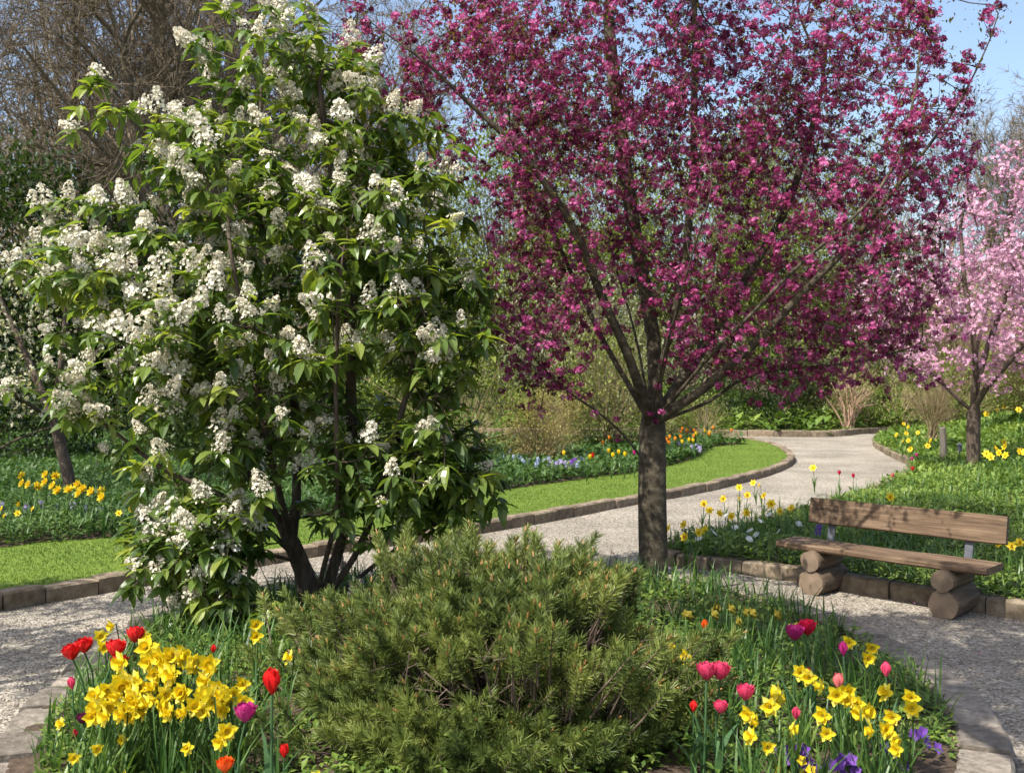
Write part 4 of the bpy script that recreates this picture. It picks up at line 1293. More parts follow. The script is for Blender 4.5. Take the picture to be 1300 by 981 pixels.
def strap_leaves(n, L, w, seed, bend=(0.1, 0.6), r0=0.012):
    g_ = np.random.default_rng(seed)
    mb = MB()
    for i in range(n):
        t = blade_tpl(L * g_.uniform(0.65, 1.1), w * g_.uniform(0.8, 1.2), g_.uniform(*bend), 6)
        a = i * 2 * PI / n + g_.normal(0, 0.4)
        mb.inst(t, rotz(np.array([a])), np.array([[math.cos(a) * r0, math.sin(a) * r0, -0.02]]), r=g_.random(1))
    return mb


HD = 0.40
def make_daffodil(seed, petal='daff_petal', trumpet='daff_trumpet'):
    g_ = np.random.default_rng(seed)
    root = empty('daffodil')
    st = MB()
    face = unit(np.array([0, -1, g_.uniform(-0.1, 0.35)]))
    top = np.array([0, 0.0, HD])
    ln = smooth_line([[0, 0, -0.02], [g_.normal(0, .015), 0.012, HD * .55], [0, 0.012, HD * 0.93], top + [0, 0.006, 0.006], top - face * -0.012], 0.03)
    st.tube(ln, np.linspace(0.0048, 0.0036, len(ln)), 6)
    st.build('stem', M['bulb_leaf'], root, True)
    def oriented(mb):
        z = face; x = unit(np.cross([0, 0, 1.0], z)); y = np.cross(z, x)
        R_ = np.stack([x, y, z], -1)
        mb.V = [v @ R_.T + top + face * 0.012 for v in mb.V]
        return mb
    pe = MB()
    petal_ring(pe, 3, 0.050, 0.036, 0.004, 1.35 + g_.normal(0, .1), -0.15, z=0.004, rot=0.2)
    petal_ring(pe, 3, 0.048, 0.034, 0.004, 1.25 + g_.normal(0, .1), -0.1, z=0.006, rot=0.2 + PI / 3)
    oriented(pe).build('petals', M[petal], root)
    tr = MB()
    prof = [(0.009, 0.0), (0.0125, 0.012), (0.0145, 0.026), (0.020, 0.038), (0.024, 0.041)]
    ns = 14
    V = [[math.cos(j * 2 * PI / ns) * r_ * (1 + (0.08 * (j % 2) if i_ > 2 else 0)), math.sin(j * 2 * PI / ns) * r_ * (1 + (0.08 * (j % 2) if i_ > 2 else 0)), z_] for i_, (r_, z_) in enumerate(prof) for j in range(ns)]
    f = [[i_ * ns + j, i_ * ns + (j + 1) % ns, (i_ + 1) * ns + (j + 1) % ns, (i_ + 1) * ns + j] for i_ in range(len(prof) - 1) for j in range(ns)]
    tr.add(V, f); oriented(tr).build('trumpet', M[trumpet], root, True)
    strap_leaves(7, 0.38, 0.015, seed + 7).build('leaves', M['bulb_leaf'], root)
    return root


def make_tulip(seed, colour, kind='single', Ht=0.40):
    """kind: single (egg-shaped cup), double (many ruffled petals), bud (closed)"""
    g_ = np.random.default_rng(seed)
    root = empty('tulip')
    st = MB()
    ln = smooth_line([[0, 0, -0.02], [g_.normal(0, .015), g_.normal(0, .01), Ht * .5], [0, 0, Ht]], 0.04)
    st.tube(ln, np.linspace(0.006, 0.0045, len(ln)), 6)
    st.build('stem', M['tulip_leaf'], root, True)
    lv = MB()
    for i in range(3):
        t = blade_tpl(0.27 * g_.uniform(.8, 1.15), 0.045, g_.uniform(.25, .7), 6, 0.35)
        lv.inst(t, rotz(np.array([i * 2.2 + g_.random()])), np.array([[0, 0, 0.0]]), r=g_.random(1))
    lv.build('leaves', M['tulip_leaf'], root)
    bl = MB()
    if kind == 'single':
        petal_ring(bl, 3, 0.072, 0.056, 0.004, 0.78, -0.62, z=Ht, rot=0.3, seg=6, fold=0.25)
        petal_ring(bl, 3, 0.070, 0.054, 0.004, 0.68, -0.60, z=Ht, rot=0.3 + PI / 3, seg=6, fold=0.25)
        for v in bl.V: pass
    elif kind == 'bud':
        petal_ring(bl, 3, 0.062, 0.048, 0.003, 0.70, -0.66, z=Ht, rot=0.1, seg=6, fold=0.25); petal_ring(bl, 3, 0.062, 0.046, 0.003, 0.62, -0.64, z=Ht, rot=1.1, seg=6, fold=0.25)
    else:
        for k, (nn, L_, ti) in enumerate(((6, 0.066, 1.12), (6, 0.066, 0.92), (5, 0.062, 0.70), (4, 0.056, 0.45))):
            petal_ring(bl, nn, L_, 0.058, 0.004, ti, -0.60, z=Ht + 0.001 * k, rot=g_.random() * 3, seg=5, fold=0.2)
    bl.build('bloom', M[colour], root)
    return root


def bed_place(px, py, h, hz0=None):
    """base of a plant of height h whose head is seen at the pixel"""
    z0 = 0.08
    for _ in range(4):
        zt = z0 + h
        d = (CAMH - zt) * F / (py - HZ)
        x = (px - 650) * d / F
        z0 = float(isl_z(x, d)) - 0.005
    return x, d, z0


daffs = [make_daffodil(s) for s in (1, 2, 3, 4)] + [make_daffodil(9, 'daff_shaded', 'daff_shaded')]
used = set()


def put(proto, x, y, z, rz, s, label, cat, group=None, lean=(0, 0)):
    o = proto
    if proto.name in used: o = copy_tree(proto)
    used.add(proto.name)
    o.location = (x, y, z); o.rotation_euler = (lean[0], lean[1], rz); o.scale = (s, s, s)
    for k in ('group',):
        if k in o: del o[k]
    tag(o, label, cat, group)
    return o


def put_daff(px, py, h, label, group=None, k=None, big=1.16, rz=None):
    s = h / HD
    x, d, z0 = bed_place(px, py, h)
    i = rng.integers(0, 4) if k is None else k
    lean = (rng.normal(0, 0.09), rng.normal(0, 0.09))
    # keep the head on its pixel: shift the base against the lean
    return put(daffs[i], x - lean[1] * h, d + lean[0] * h, z0, rng.normal(-0.35, 0.8) if rz is None else rz, s * big / 1.12, label, 'daffodil', group, lean)


cropL = lambda x, y: (x / 2.884, 641 + y / 2.884)
cropR = lambda x, y: (850 + x / 2.884, 641 + y / 2.884)
dl = [(545, 535), (520, 570), (560, 580), (640, 555), (620, 580), (665, 560), (690, 575), (665, 600), (700, 545), (770, 590), (795, 605), (580, 620), (620, 640), (640, 665), (450, 640), (430, 665),
      (480, 655), (470, 690), (520, 665), (545, 690), (500, 700), (600, 690), (575, 720), (540, 740), (660, 690), (705, 675), (760, 650), (800, 680), (820, 700), (780, 700), (380, 680), (355, 710), (375, 740),
      (345, 775), (385, 775), (425, 735), (460, 755), (480, 775), (720, 745), (745, 740), (815, 750), (835, 760), (895, 720), (880, 695), (840, 830), (825, 845), (630, 765), (560, 770), (515, 725), (610, 655)]
dl += [(x_ + 14 * math.sin(i_ * 2.3), y_ + 18 * math.cos(i_ * 1.7)) for i_, (x_, y_) in enumerate(dl[::2])]
for (cx_, cy__) in dl:
    px, py = cropL(cx_, cy__)
    put_daff(px, py, 0.42 - 0.13 * (py - 821) / 125 + rng.normal(0, 0.015), 'golden yellow daffodil in the dense clump left of the pine', 'daffodils in the dense left clump')
for (cx_, cy__), lab in [((425, 400), 'highest yellow daffodil of the left clump seen against the gravel'), ((375, 428), 'upper of two touching yellow daffodils above the red tulips'),
                         ((360, 460), 'lower of two touching yellow daffodils above the red tulips'), ((533, 428), 'lone yellow daffodil against gravel left of the hanging white branch'),
                         ((685, 850), 'single round daffodil hanging low in front of the left clump'), ((445, 815), 'small round daffodil at the front left of the left clump'),
                         ((345, 840), 'low golden daffodil at the left edge of the clump'), ((905, 595), 'yellow daffodil in shade right of the left clump'), ((475, 958), 'yellow daffodil nodding at the bottom edge left of the stems'),
                         ((272, 876), 'tiny yellow daffodil near the corner kerb stones'), ((242, 752), 'pale yellow daffodil beside the dark plum tulip'), ((930, 392), 'upper yellow daffodil under the hanging white branches'),
                         ((945, 432), 'lower yellow daffodil under the hanging white branches'), ((1060, 500), 'orange yellow daffodil beside the left edge of the pine'), ((1160, 955), 'yellow daffodil at the lower left foot of the pine')]:
    px, py = cropL(cx_, cy__)
    put_daff(px, py, 0.40 if py < 850 else 0.27, lab, None, big=0.95)
dr = [(505, 668), (415, 697), (610, 655), (625, 638), (665, 690), (700, 655), (725, 640), (745, 705), (560, 725), (290, 720), (300, 740), (300, 810), (400, 770), (355, 845), (565, 787), (800, 740), (795, 780), (815, 790),
      (840, 775), (810, 830), (835, 870), (680, 665), (690, 700), (480, 660)]
for (cx_, cy__) in dr:
    px, py = cropR(cx_, cy__)
    put_daff(px, py, 0.42 - 0.12 * (py - 860) / 80 + rng.normal(0, 0.015), 'yellow daffodil in the loose clump right of the pine', 'daffodils in the right clump', big=1.0)
for (cx_, cy__), lab in [((465, 560), 'left of two pale yellow daffodils above the right clump'), ((500, 577), 'right of two pale yellow daffodils above the right clump'), ((655, 457), 'yellow daffodil against shaded gravel between the magenta tulips'),
                         ((762, 470), 'tallest yellow daffodil on an arching stem against shaded gravel'), ((720, 512), 'half hidden yellow daffodil below the arching one'), ((860, 640), 'orange yellow daffodil at the right rim of the front bed'),
                         ((890, 687), 'golden daffodil leaning over the right rim of the bed'), ((50, 480), 'upper yellow daffodil against the right side of the pine'), ((75, 502), 'lower yellow daffodil against the right side of the pine'),
                         ((450, 415), 'dull yellow daffodil just above the magenta tulip pair')]:
    px, py = cropR(cx_, cy__)
    put_daff(px, py, 0.40, lab, None, big=.96)
for (cx_, cy__) in [(170, 295), (210, 300), (245, 320), (300, 320), (365, 325), (95, 310), (70, 325), (260, 345)]:
    px, py = cropR(cx_, cy__)
    put_daff(px, py, 0.46, 'yellow daffodil dulled by painted shade behind the pine against pale gravel', 'shade-dulled daffodils behind the pine', k=4, big=.8, rz=rng.normal(2.0, 0.6))

tul = {}


def put_tulip(px, py, colour, kind, label, h=0.42, s=1.0, lean=(0, 0)):
    key = (colour, kind)
    if key not in tul: tul[key] = make_tulip(len(tul) + 3, colour, kind)
    sc = h / 0.42
    h *= .9
    x, d, z0 = bed_place(px, py + 11, h)
    ln = (lean[0] + rng.normal(0, 0.02), lean[1] + rng.normal(0, 0.03))
    return put(tul[key], x - ln[1] * h, d + ln[0] * h, z0, rng.random() * 6.28, sc * s * .88 * rng.uniform(.92, 1.06), label, 'tulip', None, ln)


for (cx_, cy__, col, kind, lab, h, s) in [
    (300, 495, 'red', 'double', 'upper red double tulip of the left pair by the gravel', .44, 1.1), (272, 527, 'red', 'double', 'lower red double tulip of the left pair by the gravel', .44, 1.1),
    (397, 495, 'red', 'double', 'red double tulip just below the paired yellow daffodils', .44, 1.15), (345, 567, 'red', 'double', 'red double tulip at the centre of the red cluster', .42, 1.15),
    (390, 590, 'red', 'double', 'red double tulip lowest right in the red cluster', .40, 1.05), (263, 600, 'rose', 'bud', 'small rose red closed tulip lowest left in the red cluster', .40, 1.0),
    (298, 735, 'plum', 'double', 'dark plum tulip leaning over the left edge of the bed', .30, 1.0), (270, 762, 'crimson', 'bud', 'crimson closed tulip under the dark plum tulip', .28, 0.9),
    (993, 755, 'red', 'single', 'big bright red single tulip left of the pine', .42, 1.35), (1033, 820, 'red', 'single', 'smaller dark hearted red tulip below the big red one', .36, 0.85),
    (895, 825, 'magenta', 'double', 'magenta ruffled tulip in front of the left daffodils', .36, 1.25), (825, 968, 'flame', 'double', 'orange red tulip cut by the bottom edge of the photo', .30, 1.1)]:
    px, py = cropL(cx_, cy__)
    put_tulip(px, py, col, kind, lab, h, s, lean=(0, -0.12 if px < 160 else 0))
for (cx_, cy__, col, kind, lab, h, s) in [
    (447, 460, 'magenta', 'double', 'magenta double tulip left of the crimson one against shaded gravel', .46, 1.05), (502, 445, 'crimson', 'double', 'crimson double tulip standing tallest in the right clump', .46, 1.1),
    (495, 522, 'crimson', 'bud', 'small crimson bud tulip below the crimson double', .38, .8), (638, 520, 'magenta', 'bud', 'magenta tulip in shade between two yellow daffodils', .42, 1.1),
    (597, 610, 'coral', 'single', 'coral pink tulip above the right daffodil clump', .42, .95), (793, 592, 'rose', 'bud', 'pink egg shaped tulip alone at the right of the clump', .42, 1.1),
    (130, 627, 'rose', 'double', 'left of two touching rose tulips against the pine', .42, 1.2), (168, 632, 'rose', 'double', 'right of two touching rose tulips against the pine', .42, 1.1),
    (83, 662, 'red', 'bud', 'small red tulip half buried in the pine needles', .38, .9), (178, 686, 'rose', 'double', 'rose tulip just below the touching pair by the pine', .38, .9),
    (278, 676, 'rose', 'double', 'rose pink tulip directly above two yellow daffodils', .40, 1.0), (468, 728, 'rose', 'bud', 'bright pink closed tulip in the middle of the right clump', .36, 1.0),
    (822, 706, 'crimson', 'bud', 'dark red tulip in shade at the right of the clump', .36, .9), (127, 352, 'flame', 'bud', 'orange closed tulip behind the pine against the gravel', .46, .8)]:
    px, py = cropR(cx_, cy__)
    put_tulip(px, py, col, kind, lab, h, s)
put_tulip(547, 706, 'red', 'double', 'red tulip peeping over the top of the pine', .46, 1.1)
put_tulip(270, 790, 'red', 'bud', 'tiny red tulip under the hanging white branches', .40, .7)


def make_viola(seed, colour):
    root = empty('viola')
    g_ = np.random.default_rng(seed)
    lv = MB()
    nl = 26
    p = np.stack([g_.normal(0, .04, nl), g_.normal(0, .04, nl), g_.uniform(0, .07, nl)], -1)
    lv.inst(leaf_tpl(1, .6, .2, .1, 2), frames(rdir(nl) + [0, 0, .3], scale=g_.uniform(.025, .045, nl)), p)
    lv.build('leaves', M['cover_leaf'], root)
    for i in range(5):
        b = MB()
        f_ = unit(np.array([g_.normal(0, .4), -0.8, .5]))
        c = np.array([g_.normal(0, .035), g_.normal(-.01, .02), .095 + g_.normal(0, .02)])
        petal_ring(b, 5, .026, .027, .002, 1.25, 0, rot=g_.random(), seg=2)
        x = unit(np.cross([0, 0, 1.0], f_)); y = np.cross(f_, x)
        b.V = [v @ np.stack([x, y, f_], -1).T + c for v in b.V]
        b.build('bloom', M[colour], root)
    return root


vio = make_viola(1, 'violet'); gol = make_viola(2, 'gold')
for (cx_, cy__, lab) in [(410, 905, 'purple viola at the left of the trio under the right daffodils'), (455, 932, 'lowest purple viola of the trio under the right daffodils'), (495, 912, 'purple viola at the right of the trio under the daffodils'),
                         (615, 962, 'left of two purple violas at the bottom edge of the photo'), (662, 945, 'right of two purple violas at the bottom edge of the photo'), (787, 907, 'purple viola between the arching leaves and bare soil'),
                         (910, 845, 'purple viola close to the right kerb stones')]:
    px, py = cropR(cx_, cy__)
    x, d, z0 = bed_place(px, py, 0.095)
    put(vio, x, d, z0, rng.normal(0, .3), 1.15, lab, 'viola', 'purple violas in the front bed')
px, py = cropR(457, 967); x, d, z0 = bed_place(px, py, .095)
put(gol, x, d, z0, 0, .9, 'golden orange viola below the purple trio', 'viola')


def make_spike(seed, colour, name='hyacinth', Ht=0.2):
    root = empty(name)
    g_ = np.random.default_rng(seed)
    b = MB(); n_ = 40
    t = g_.random(n_); a = g_.random(n_) * 2 * PI
    rd = .02 * (1 - .4 * t)
    p = np.stack([np.cos(a) * rd, np.sin(a) * rd, Ht * (.45 + .55 * t)], -1)
    o_ = np.stack([np.cos(a), np.sin(a), .3 + 0 * a], -1)
    b.inst(floret_tpl(1, .3), frames(unit(np.cross(o_, rdir(n_))), up=o_, scale=g_.uniform(.011, .017, n_)), p)
    b.build('bloom', M[colour], root)
    st = MB(); st.tube([[0, 0, -.02], [0, 0, Ht]], .004, 5); st.build('stem', M['bulb_leaf'], root)
    strap_leaves(5, .17, .012, seed, (.2, .6)).build('leaves', M['bulb_leaf'], root)
    return root


hya = make_spike(4, 'blush')
for i in range(30):
    px = rng.uniform(385, 640)
    py = rng.uniform(700, 752)
    x, d, z0 = bed_place(px, py, 0.18)
    d = min(d, 8.15)
    lab = 'pale blush pink hyacinth under the white tree behind the pine' if px < 700 else 'pale pink hyacinth among dull yellow daffodils behind the pine'
    put(hya, x, d, z0, rng.random() * 6, rng.uniform(.85, 1.2), lab, 'hyacinth', 'pale pink hyacinths under the white tree' if px < 700 else 'pale pink hyacinths behind the pine')

CLEAR = [np.array(o.location)[:2] for o in C.objects if o.name.startswith('viola') and o.parent is None]


def clear_of(p):
    """keep the tall leaves off the violas and off the ground right before them"""
    k = np.ones(len(p), bool)
    for q in CLEAR:
        k &= ~((np.abs(p[:, 0] - q[0]) < .11) & (p[:, 1] < q[1] + .07) & (p[:, 1] > q[1] - .55))
    return k


# leaves without flowers fill the front bed: strap leaves, low weeds
sl = MB()
bl_t = [blade_tpl(1, .042, b, 5) for b in (.15, .35, .6, .9)]
def blades_at(mb, pts, z, hmin, hmax, mat=0):
    n = len(pts)
    k = rng.integers(0, 4, n)
    for i in range(4):
        q = k == i
        mb.inst(bl_t[i], rotz(rng.random(q.sum()) * 2 * PI, rng.uniform(hmin, hmax, q.sum())), np.stack([pts[q, 0], pts[q, 1], np.broadcast_to(z, (n,))[q] - .01], -1), mat, r=np.clip(rng.normal(.5, .22, q.sum()), 0, 1))
inner = LI[:, :2] * 0.955 + LI[:, :2].mean(0) * 0.045
ip = scatter(inner, 7500)
clump = nz(np.c_[ip, 0 * ip[:, 0]], 1.6, 2.0)
pd = np.hypot((ip[:, 0] + .12) / 1.0, (ip[:, 1] - 5.0) / 1.0); pd[(np.abs(ip[:, 0] + .12) < .8) & (ip[:, 1] < 5)] = 0
e = (pd > 1.0) & (clump > -0.16)
ip1 = ip[e & clear_of(ip)]
blades_at(sl, ip1, isl_z(ip1[:, 0], ip1[:, 1]), .14, .32)
tag(sl.build('bulb_foliage', M['bulb_leaf']), 'green strap leaves of spring bulbs filling the front bed', 'foliage', kind='stuff')
wc = MB()
ip = scatter(inner, 36000)
cl_ = nz(np.c_[ip, 0 * ip[:, 0]], 2.2, 8.0)
ip = ip[(cl_ > -0.30) & clear_of(ip)]
d_ = rdir(len(ip)); d_[:, 2] = np.abs(d_[:, 2]) * .5 + .15
wc.inst(leaf_tpl(1, .55, .25, .1, 2), frames(d_, scale=rng.uniform(.025, .06, len(ip))), np.c_[ip, isl_z(ip[:, 0], ip[:, 1]) + rng.random(len(ip)) ** 2 * .10])
tag(wc.build('bed_weeds', M['cover_leaf']), 'low leafy ground cover between the front bed flowers', 'ground cover', kind='stuff')


# ------------------------------------------------------------------ planting of the right bed and the back bed
def cover(name, label, pts, z, smin, smax, hmax, mat, blades=0, bh=(.15, .3), bmat=None, leafw=.55):
    mb = MB()
    d_ = rdir(len(pts)); d_[:, 2] = np.abs(d_[:, 2]) * .6 + .1
    zz = np.asarray(z) + rng.random(len(pts)) ** 1.4 * np.asarray(hmax)
    r = np.clip(.5 + .55 * nz(np.c_[pts, 0 * pts[:, 0]], .9, 31.0) + rng.normal(0, .16, len(pts)), 0, 1)
    mb.inst(leaf_tpl(1, leafw, .25, .1, 2), frames(d_, scale=rng.uniform(smin, smax, len(pts)) * np.clip(pts[:, 1] / 11, 1, 2.2)), np.c_[pts, zz], r=r)
    if blades:
        k = rng.choice(len(pts), blades, replace=False)
        blades_at(mb, pts[k], np.broadcast_to(z, (len(pts),))[k], bh[0], bh[1], 1)
    o = mb.build(name, [mat, bmat or M['bulb_leaf']])
    return tag(o, label, 'ground cover', kind='stuff')


rb = scatter(bank_poly, 130000, lambda p: np.clip(10 / np.maximum(p[:, 1], 5), .06, 1) ** 1.35 * (p[:, 1] < 40) * (p[:, 0] < p[:, 1] * .62 + 1.0))
hm = .10 + .12 * np.clip(nz(np.c_[rb, 0 * rb[:, 0]], .8, 13.), 0, 1)
cover('right_bed_plants', 'leafy green planting covering the bed behind the bench', rb, bankz(rb[:, 0], rb[:, 1]), .03, .08, hm, M['cover_leaf'], blades=11000, bh=(.16, .34))
bb = scatter(bed_poly, 110000, lambda p: np.clip(11 / np.maximum(p[:, 1], 5), .08, 1) ** 1.6 * (np.abs(p[:, 0]) < p[:, 1] * .6 + 1))
cover('back_bed_plants', 'mixed green planting in the bed beyond the lawn', bb, 0.1, .04, .09, .20, M['cover_dark'], blades=11000, bh=(.18, .34))
fb = scatter(far_poly, 22000, lambda p: (np.abs(p[:, 0]) < p[:, 1] * .62 + 2) * np.clip(33 / np.maximum(p[:, 1], 20), .1, 1) ** 3)
cover('far_bank_plants', 'low green cover beyond the far kerb under the trees', fb, 0.06 + 0.02 * np.clip(fb[:, 1] - 29, 0, 60), .10, .2, .4, M['cover_leaf'])


def face_head(hd, z, tilt=1.15):
    """nod a flower head over so that it looks sideways"""
    c, s_ = math.cos(tilt), math.sin(tilt)
    R_ = np.array([[1, 0, 0], [0, c, -s_], [0, s_, c]])
    hd.V = [v @ R_.T + np.array([0, -.01, z]) for v in hd.V]


def mb_join(a, b):
    a.V += b.V; a.R += b.R; a.S += b.S; a.M += b.M
    a.L += [l + a.n for l in b.L]
    a.n += b.n


def small_flower(kind, colour, seed):
    """a bulb in flower for the middle distance: stem, leaves and head in one mesh"""
    g_ = np.random.default_rng(seed)
    mb = MB()
    H_ = {'cup': .34, 'star': .30, 'daisy': .16, 'spike': .24, 'pom': .42}[kind]
    mb.tube([[0, 0, -.03], [g_.normal(0, .01), 0, H_ * .5], [0, 0, H_]], [.006, .005, .004], 5, 1)
    for i in range(5):
        mb.inst(blade_tpl(H_ * g_.uniform(.6, .95), .022, g_.uniform(.15, .6), 4), rotz(np.array([i * 1.3 + g_.random()])), np.array([[0, 0, -.02]]), 1)
    if kind == 'cup':
        petal_ring(mb, 6, .078, .058, .004, .74, -.6, z=H_, seg=5, fold=.22)
    elif kind == 'star':
        hd = MB()
        petal_ring(hd, 6, .055, .042, .004, 1.3, 0, seg=2)
        petal_ring(hd, 6, .034, .03, .006, .35, 0, seg=2)
        face_head(hd, H_); mb_join(mb, hd)
    elif kind == 'daisy':
        hd = MB()
        petal_ring(hd, 12, .036, .016, .004, 1.3, 0, seg=2)
        petal_ring(hd, 6, .014, .014, 0, .7, 0, seg=1)
        face_head(hd, H_, .75); mb_join(mb, hd)
    elif kind == 'pom':
        hd = MB()
        for nn, L_, ti in ((7, .062, 1.45), (7, .056, 1.1), (6, .05, .75), (5, .042, .4)):
            petal_ring(hd, nn, L_, .04, .004, ti, -.45, rot=g_.random() * 3, seg=3, fold=.2)
        face_head(hd, H_); mb_join(mb, hd)
    else:
        n_ = 34; t = g_.random(n_); a = g_.random(n_) * 2 * PI
        o_ = np.stack([np.cos(a), np.sin(a), .3 + 0 * a], -1)
        mb.inst(floret_tpl(1, .3), frames(unit(np.cross(o_, rdir(n_))), up=o_, scale=g_.uniform(.018, .026, n_)), np.stack([np.cos(a) * .03, np.sin(a) * .03, H_ * (.55 + .5 * t)], -1))
    return mb.mesh('flower', [M[colour], M['bulb_leaf']]), H_


SF = {}
NAMES = {'cup': ('tulip', 'tulip'), 'star': ('daffodil', 'daffodil'), 'daisy': ('daisy', 'daisy'), 'spike': ('hyacinth', 'hyacinth'), 'pom': ('daffodil', 'daffodil')}


def flower_at(px, py, kind, colour, label, group, zf, s=1.0):
    if (kind, colour) not in SF: SF[(kind, colour)] = small_flower(kind, colour, len(SF) + 1)
    me, H_ = SF[(kind, colour)]
    h = H_ * s
    z0 = 0.1
    for _ in range(8):
        d = (CAMH - z0 - h) * F / (py - HZ); x = (px - 650) * d / F
        z0 = 0.5 * z0 + 0.5 * float(zf(x, d))
    o = obj(NAMES[kind][0], me)
    o.location = (x, d, z0); o.rotation_euler = (rng.normal(0, .1), rng.normal(0, .1), rng.normal(-.5, .7) if kind in ('star', 'pom', 'daisy') else rng.random() * 6.28); o.scale = (s,) * 3
    tag(o, label, NAMES[kind][1], group)


bz = lambda x, y: 0.1
# back bed, left: round orange yellow heads
for px, py in [(31, 604), (31, 616), (59, 603), (70, 604), (59, 613), (50, 622), (62, 622), (99, 617), (101, 630), (81, 632), (72, 635), (120, 637), (132, 649), (135, 636), (44, 618), (108, 640)]:
    flower_at(px, py if py < 612 else 612 + (py - 612) * .5, 'pom', 'amber', 'orange yellow double daffodil beside the leaning cream blossom tree', 'orange yellow daffodils at the far left', bz, 1.0)
for px, py in [(8, 652), (22, 668), (40, 655), (5, 676), (150, 668), (160, 655), (25, 640)]:
    flower_at(px, min(py, 640 + (py - 640) * .4), 'star', 'yellow', 'small yellow daffodil in the leaves at the far left bed', 'small yellow daffodils at the far left', bz, .7)
for px, py in [(55, 650), (70, 660), (90, 655), (110, 662), (30, 660), (2, 655), (130, 668)]:
    flower_at(px, 636 + (py - 650) * .5, 'spike', 'lilac', 'pale lilac hyacinth in the far left bed', 'lilac hyacinths at the far left', bz, .8)
mid = [('cup', 'orange', [(771, 558), (765, 565)], 'orange tulip left of the crab apple trunk behind the lawn', 'orange tulips left of the trunk'),
       ('cup', 'orange', [(844, 551), (859, 550), (868, 546), (874, 549), (886, 548), (851, 559), (866, 559), (842, 561), (855, 566), (851, 579), (906, 545), (929, 548), (880, 556), (898, 553), (848, 570)], 'orange tulip right of the crab apple trunk behind the lawn', 'orange tulips right of the trunk'),
       ('cup', 'yellow', [(776, 586), (793, 584), (745, 591), (786, 577), (770, 575)], 'yellow tulip left of the crab apple trunk behind the lawn', 'yellow tulips left of the trunk'),
       ('cup', 'yellow', [(877, 570), (883, 572), (842, 585), (889, 552), (868, 577), (896, 549), (903, 551)], 'yellow tulip right of the crab apple trunk behind the lawn', 'yellow tulips right of the trunk'),
       ('cup', 'gold', [(713, 579)], 'single golden tulip standing in front of the straw yellow bush', None),
       ('cup', 'red', [(757, 586)], 'single red tulip at the middle of the back bed', None),
       ('cup', 'magenta', [(805, 579)], 'magenta tulip touching the left side of the trunk', None),
       ('spike', 'violet', [(728, 596), (730, 590), (860, 573), (851, 574), (868, 580), (845, 577)], 'violet hyacinth at the front of the bed beyond the lawn', 'violet hyacinths beyond the lawn'),
       ('spike', 'lilac', [(700, 598), (706, 599), (712, 600), (718, 599), (695, 592), (722, 596), (710, 594), (876, 582), (884, 580), (890, 584)], 'lilac hyacinth at the front of the bed beyond the lawn', 'lilac hyacinths beyond the lawn'),
       ('spike', 'blue', [(640, 575), (650, 580), (660, 578), (672, 585), (683, 588), (690, 583), (697, 585), (665, 592), (632, 584), (648, 570), (740, 585), (733, 600), (680, 598)], 'pale blue hyacinth in the bed right of the white tree', 'blue hyacinths beyond the lawn')]
for kind, col, ps, lab, grp in mid:
    for px, py in ps: flower_at(px, (py if py < 577 else 577 + (py - 577) * .4) if px < 830 else min(py, 556 + (py - 556) * .35), kind, col, lab, grp, bz, 1.0 if kind == 'cup' else .95)
rz_ = lambda x, y: float(np.ravel(bankz(x, y))[0])
for px, py in [(891, 639), (901, 648), (939, 618), (945, 628), (937, 633), (921, 633), (967, 616), (960, 613), (968, 629), (988, 648), (1005, 645), (912, 652), (930, 655), (871, 681), (881, 676), (893, 673), (866, 666), (852, 669), (950, 650)]:
    flower_at(px, py, 'star', 'yellow', 'yellow daffodil at the path corner left of the bench', 'yellow daffodils left of the bench', rz_, .9)
for px, py, lab in [(1034, 594, 'lone yellow daffodil standing up against the pale path'), (1130, 631, 'yellow daffodil just above the bench backrest'), (980, 640, 'yellow daffodil closest to the left end of the bench')]:
    flower_at(px, py, 'star', 'yellow', lab, None, rz_, 1.1)
for px, py in [(966, 662), (935, 670), (994, 675), (964, 679), (917, 664), (905, 676), (888, 683), (948, 684), (975, 652), (1010, 664), (952, 674), (925, 655)]:
    flower_at(px, py, 'daisy', 'white', 'white daisy in the green planting left of the bench', 'white daisies left of the bench', rz_, 1.1)
for px, py, col, lab in [(1066, 603, 'crimson', 'left of two crimson tulips against the pale path'), (1084, 607, 'crimson', 'right of two crimson tulips against the pale path'), (1163, 597, 'red', 'red tulip in front of the weathered stake'),
                         (1164, 580, 'magenta', 'upper magenta tulip left of the weathered stake'), (1157, 585, 'magenta', 'lower magenta tulip left of the weathered stake'), (1131, 606, 'coral', 'coral tulip above the middle of the bench')]:
    flower_at(px, py, 'cup', col, lab, None, rz_, .8)
flower_at(1036, 668, 'spike', 'violet', 'violet blue hyacinth under the left end of the backrest', None, rz_, .85)
for px, py in [(1276, 688), (1295, 688), (1286, 692), (1268, 690)]:
    flower_at(px, py, 'star', 'gold', 'golden daffodil just right of the bench end', 'golden daffodils right of the bench', rz_, .8)
for px, py in [(1271, 561), (1262, 569), (1272, 574), (1264, 579), (1276, 578), (1288, 572), (1298, 574), (1281, 567), (1255, 576)]:
    flower_at(px, py, 'star', 'yellow', 'yellow daffodil on the bank right of the pink tree trunk', 'yellow daffodils by the pink tree', rz_, 1.2)
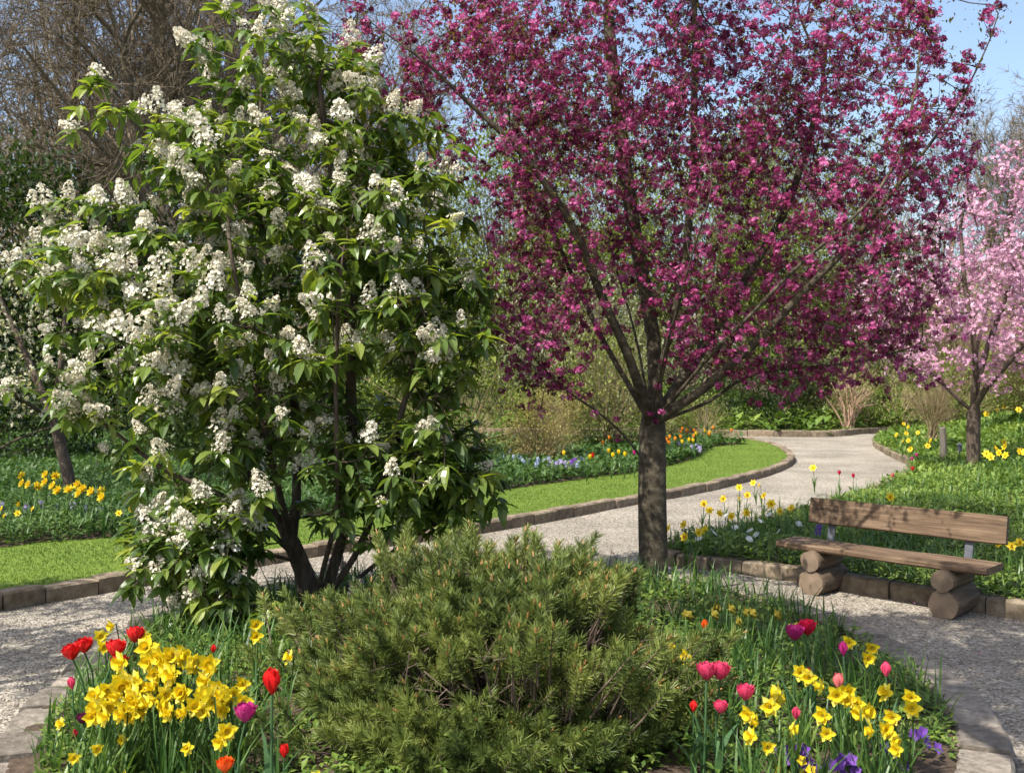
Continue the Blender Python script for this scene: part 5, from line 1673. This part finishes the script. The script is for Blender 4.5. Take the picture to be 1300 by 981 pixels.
for px, py in [(1147, 538), (1157, 559), (1184, 559), (1155, 542), (1166, 549), (1145, 560), (1172, 565), (1160, 570), (1138, 552), (1150, 550)]:
    flower_at(px, py, 'star', 'gold', 'golden daffodil on the bank where the path bends away', 'golden daffodils at the path bend', rz_, 1.1)
for px, py in [(1271, 516), (1282, 517), (1289, 516), (1249, 525), (1262, 520), (1295, 520)]:
    flower_at(px, py, 'star', 'gold', 'golden daffodil on top of the bank at the right edge', 'golden daffodils on top of the bank', rz_, 1.4)


# ------------------------------------------------------------------ small things of the far garden
def ground_at(px, py, zf):
    z0 = 0.1
    for _ in range(10):
        d = (CAMH - z0) * F / (py - HZ); x = (px - 650) * d / F
        z0 = .5 * z0 + .5 * float(zf(x, d))
    return np.array([x, d, z0])


b = ground_at(1197, 586, rz_)
mb = MB(); hgt = m_(44, b[1])
mb.tube([[0, 0, -.1], [0.01, 0, hgt * .5], [0, 0.01, hgt - .02], [0, .01, hgt]], [.07, .065, .062, .04], 10, cap=True)
o = mb.build('wooden_stake', M['post_wood']); o.location = b
tag(o, 'short weathered wooden stake left of the pink tree trunk', 'stake')
b = ground_at(1218, 584, rz_)
root = empty('garden_lantern', b); root.scale = (.62, .62, .8); tag(root, 'small dark lantern on a spike beside the pink tree', 'lantern')
mb = MB(); mb.tube([[0, 0, -.05], [0, 0, .2]], .02, 6); mb.build('post', M['steel'], root)
mb = MB(); mb.tube([[0, 0, .2], [0, 0, .215], [0, 0, .36], [0, 0, .375]], [.04, .075, .075, .05], 8, cap=True); mb.build('lamp_body', M['steel'], root)
mb = MB(); mb.tube([[0, 0, .375], [0, 0, .385], [0, 0, .43]], [.095, .09, .015], 8, cap=True); mb.build('lid', M['steel'], root)
b = ground_at(897, 556, bz)
mb = MB(); mb.tube([[0, 0, -.1], [0, 0, .4], [0.01, 0, .82]], [.05, .048, .045], 8, cap=True)
o = mb.build('wooden_stake', M['post_wood']); o.location = b
tag(o, 'thin dark stake behind the orange tulips right of the trunk', 'stake')
print('SCENE OBJECTS', len(bpy.data.objects), 'FACES', sum(len(m.polygons) for m in bpy.data.meshes))
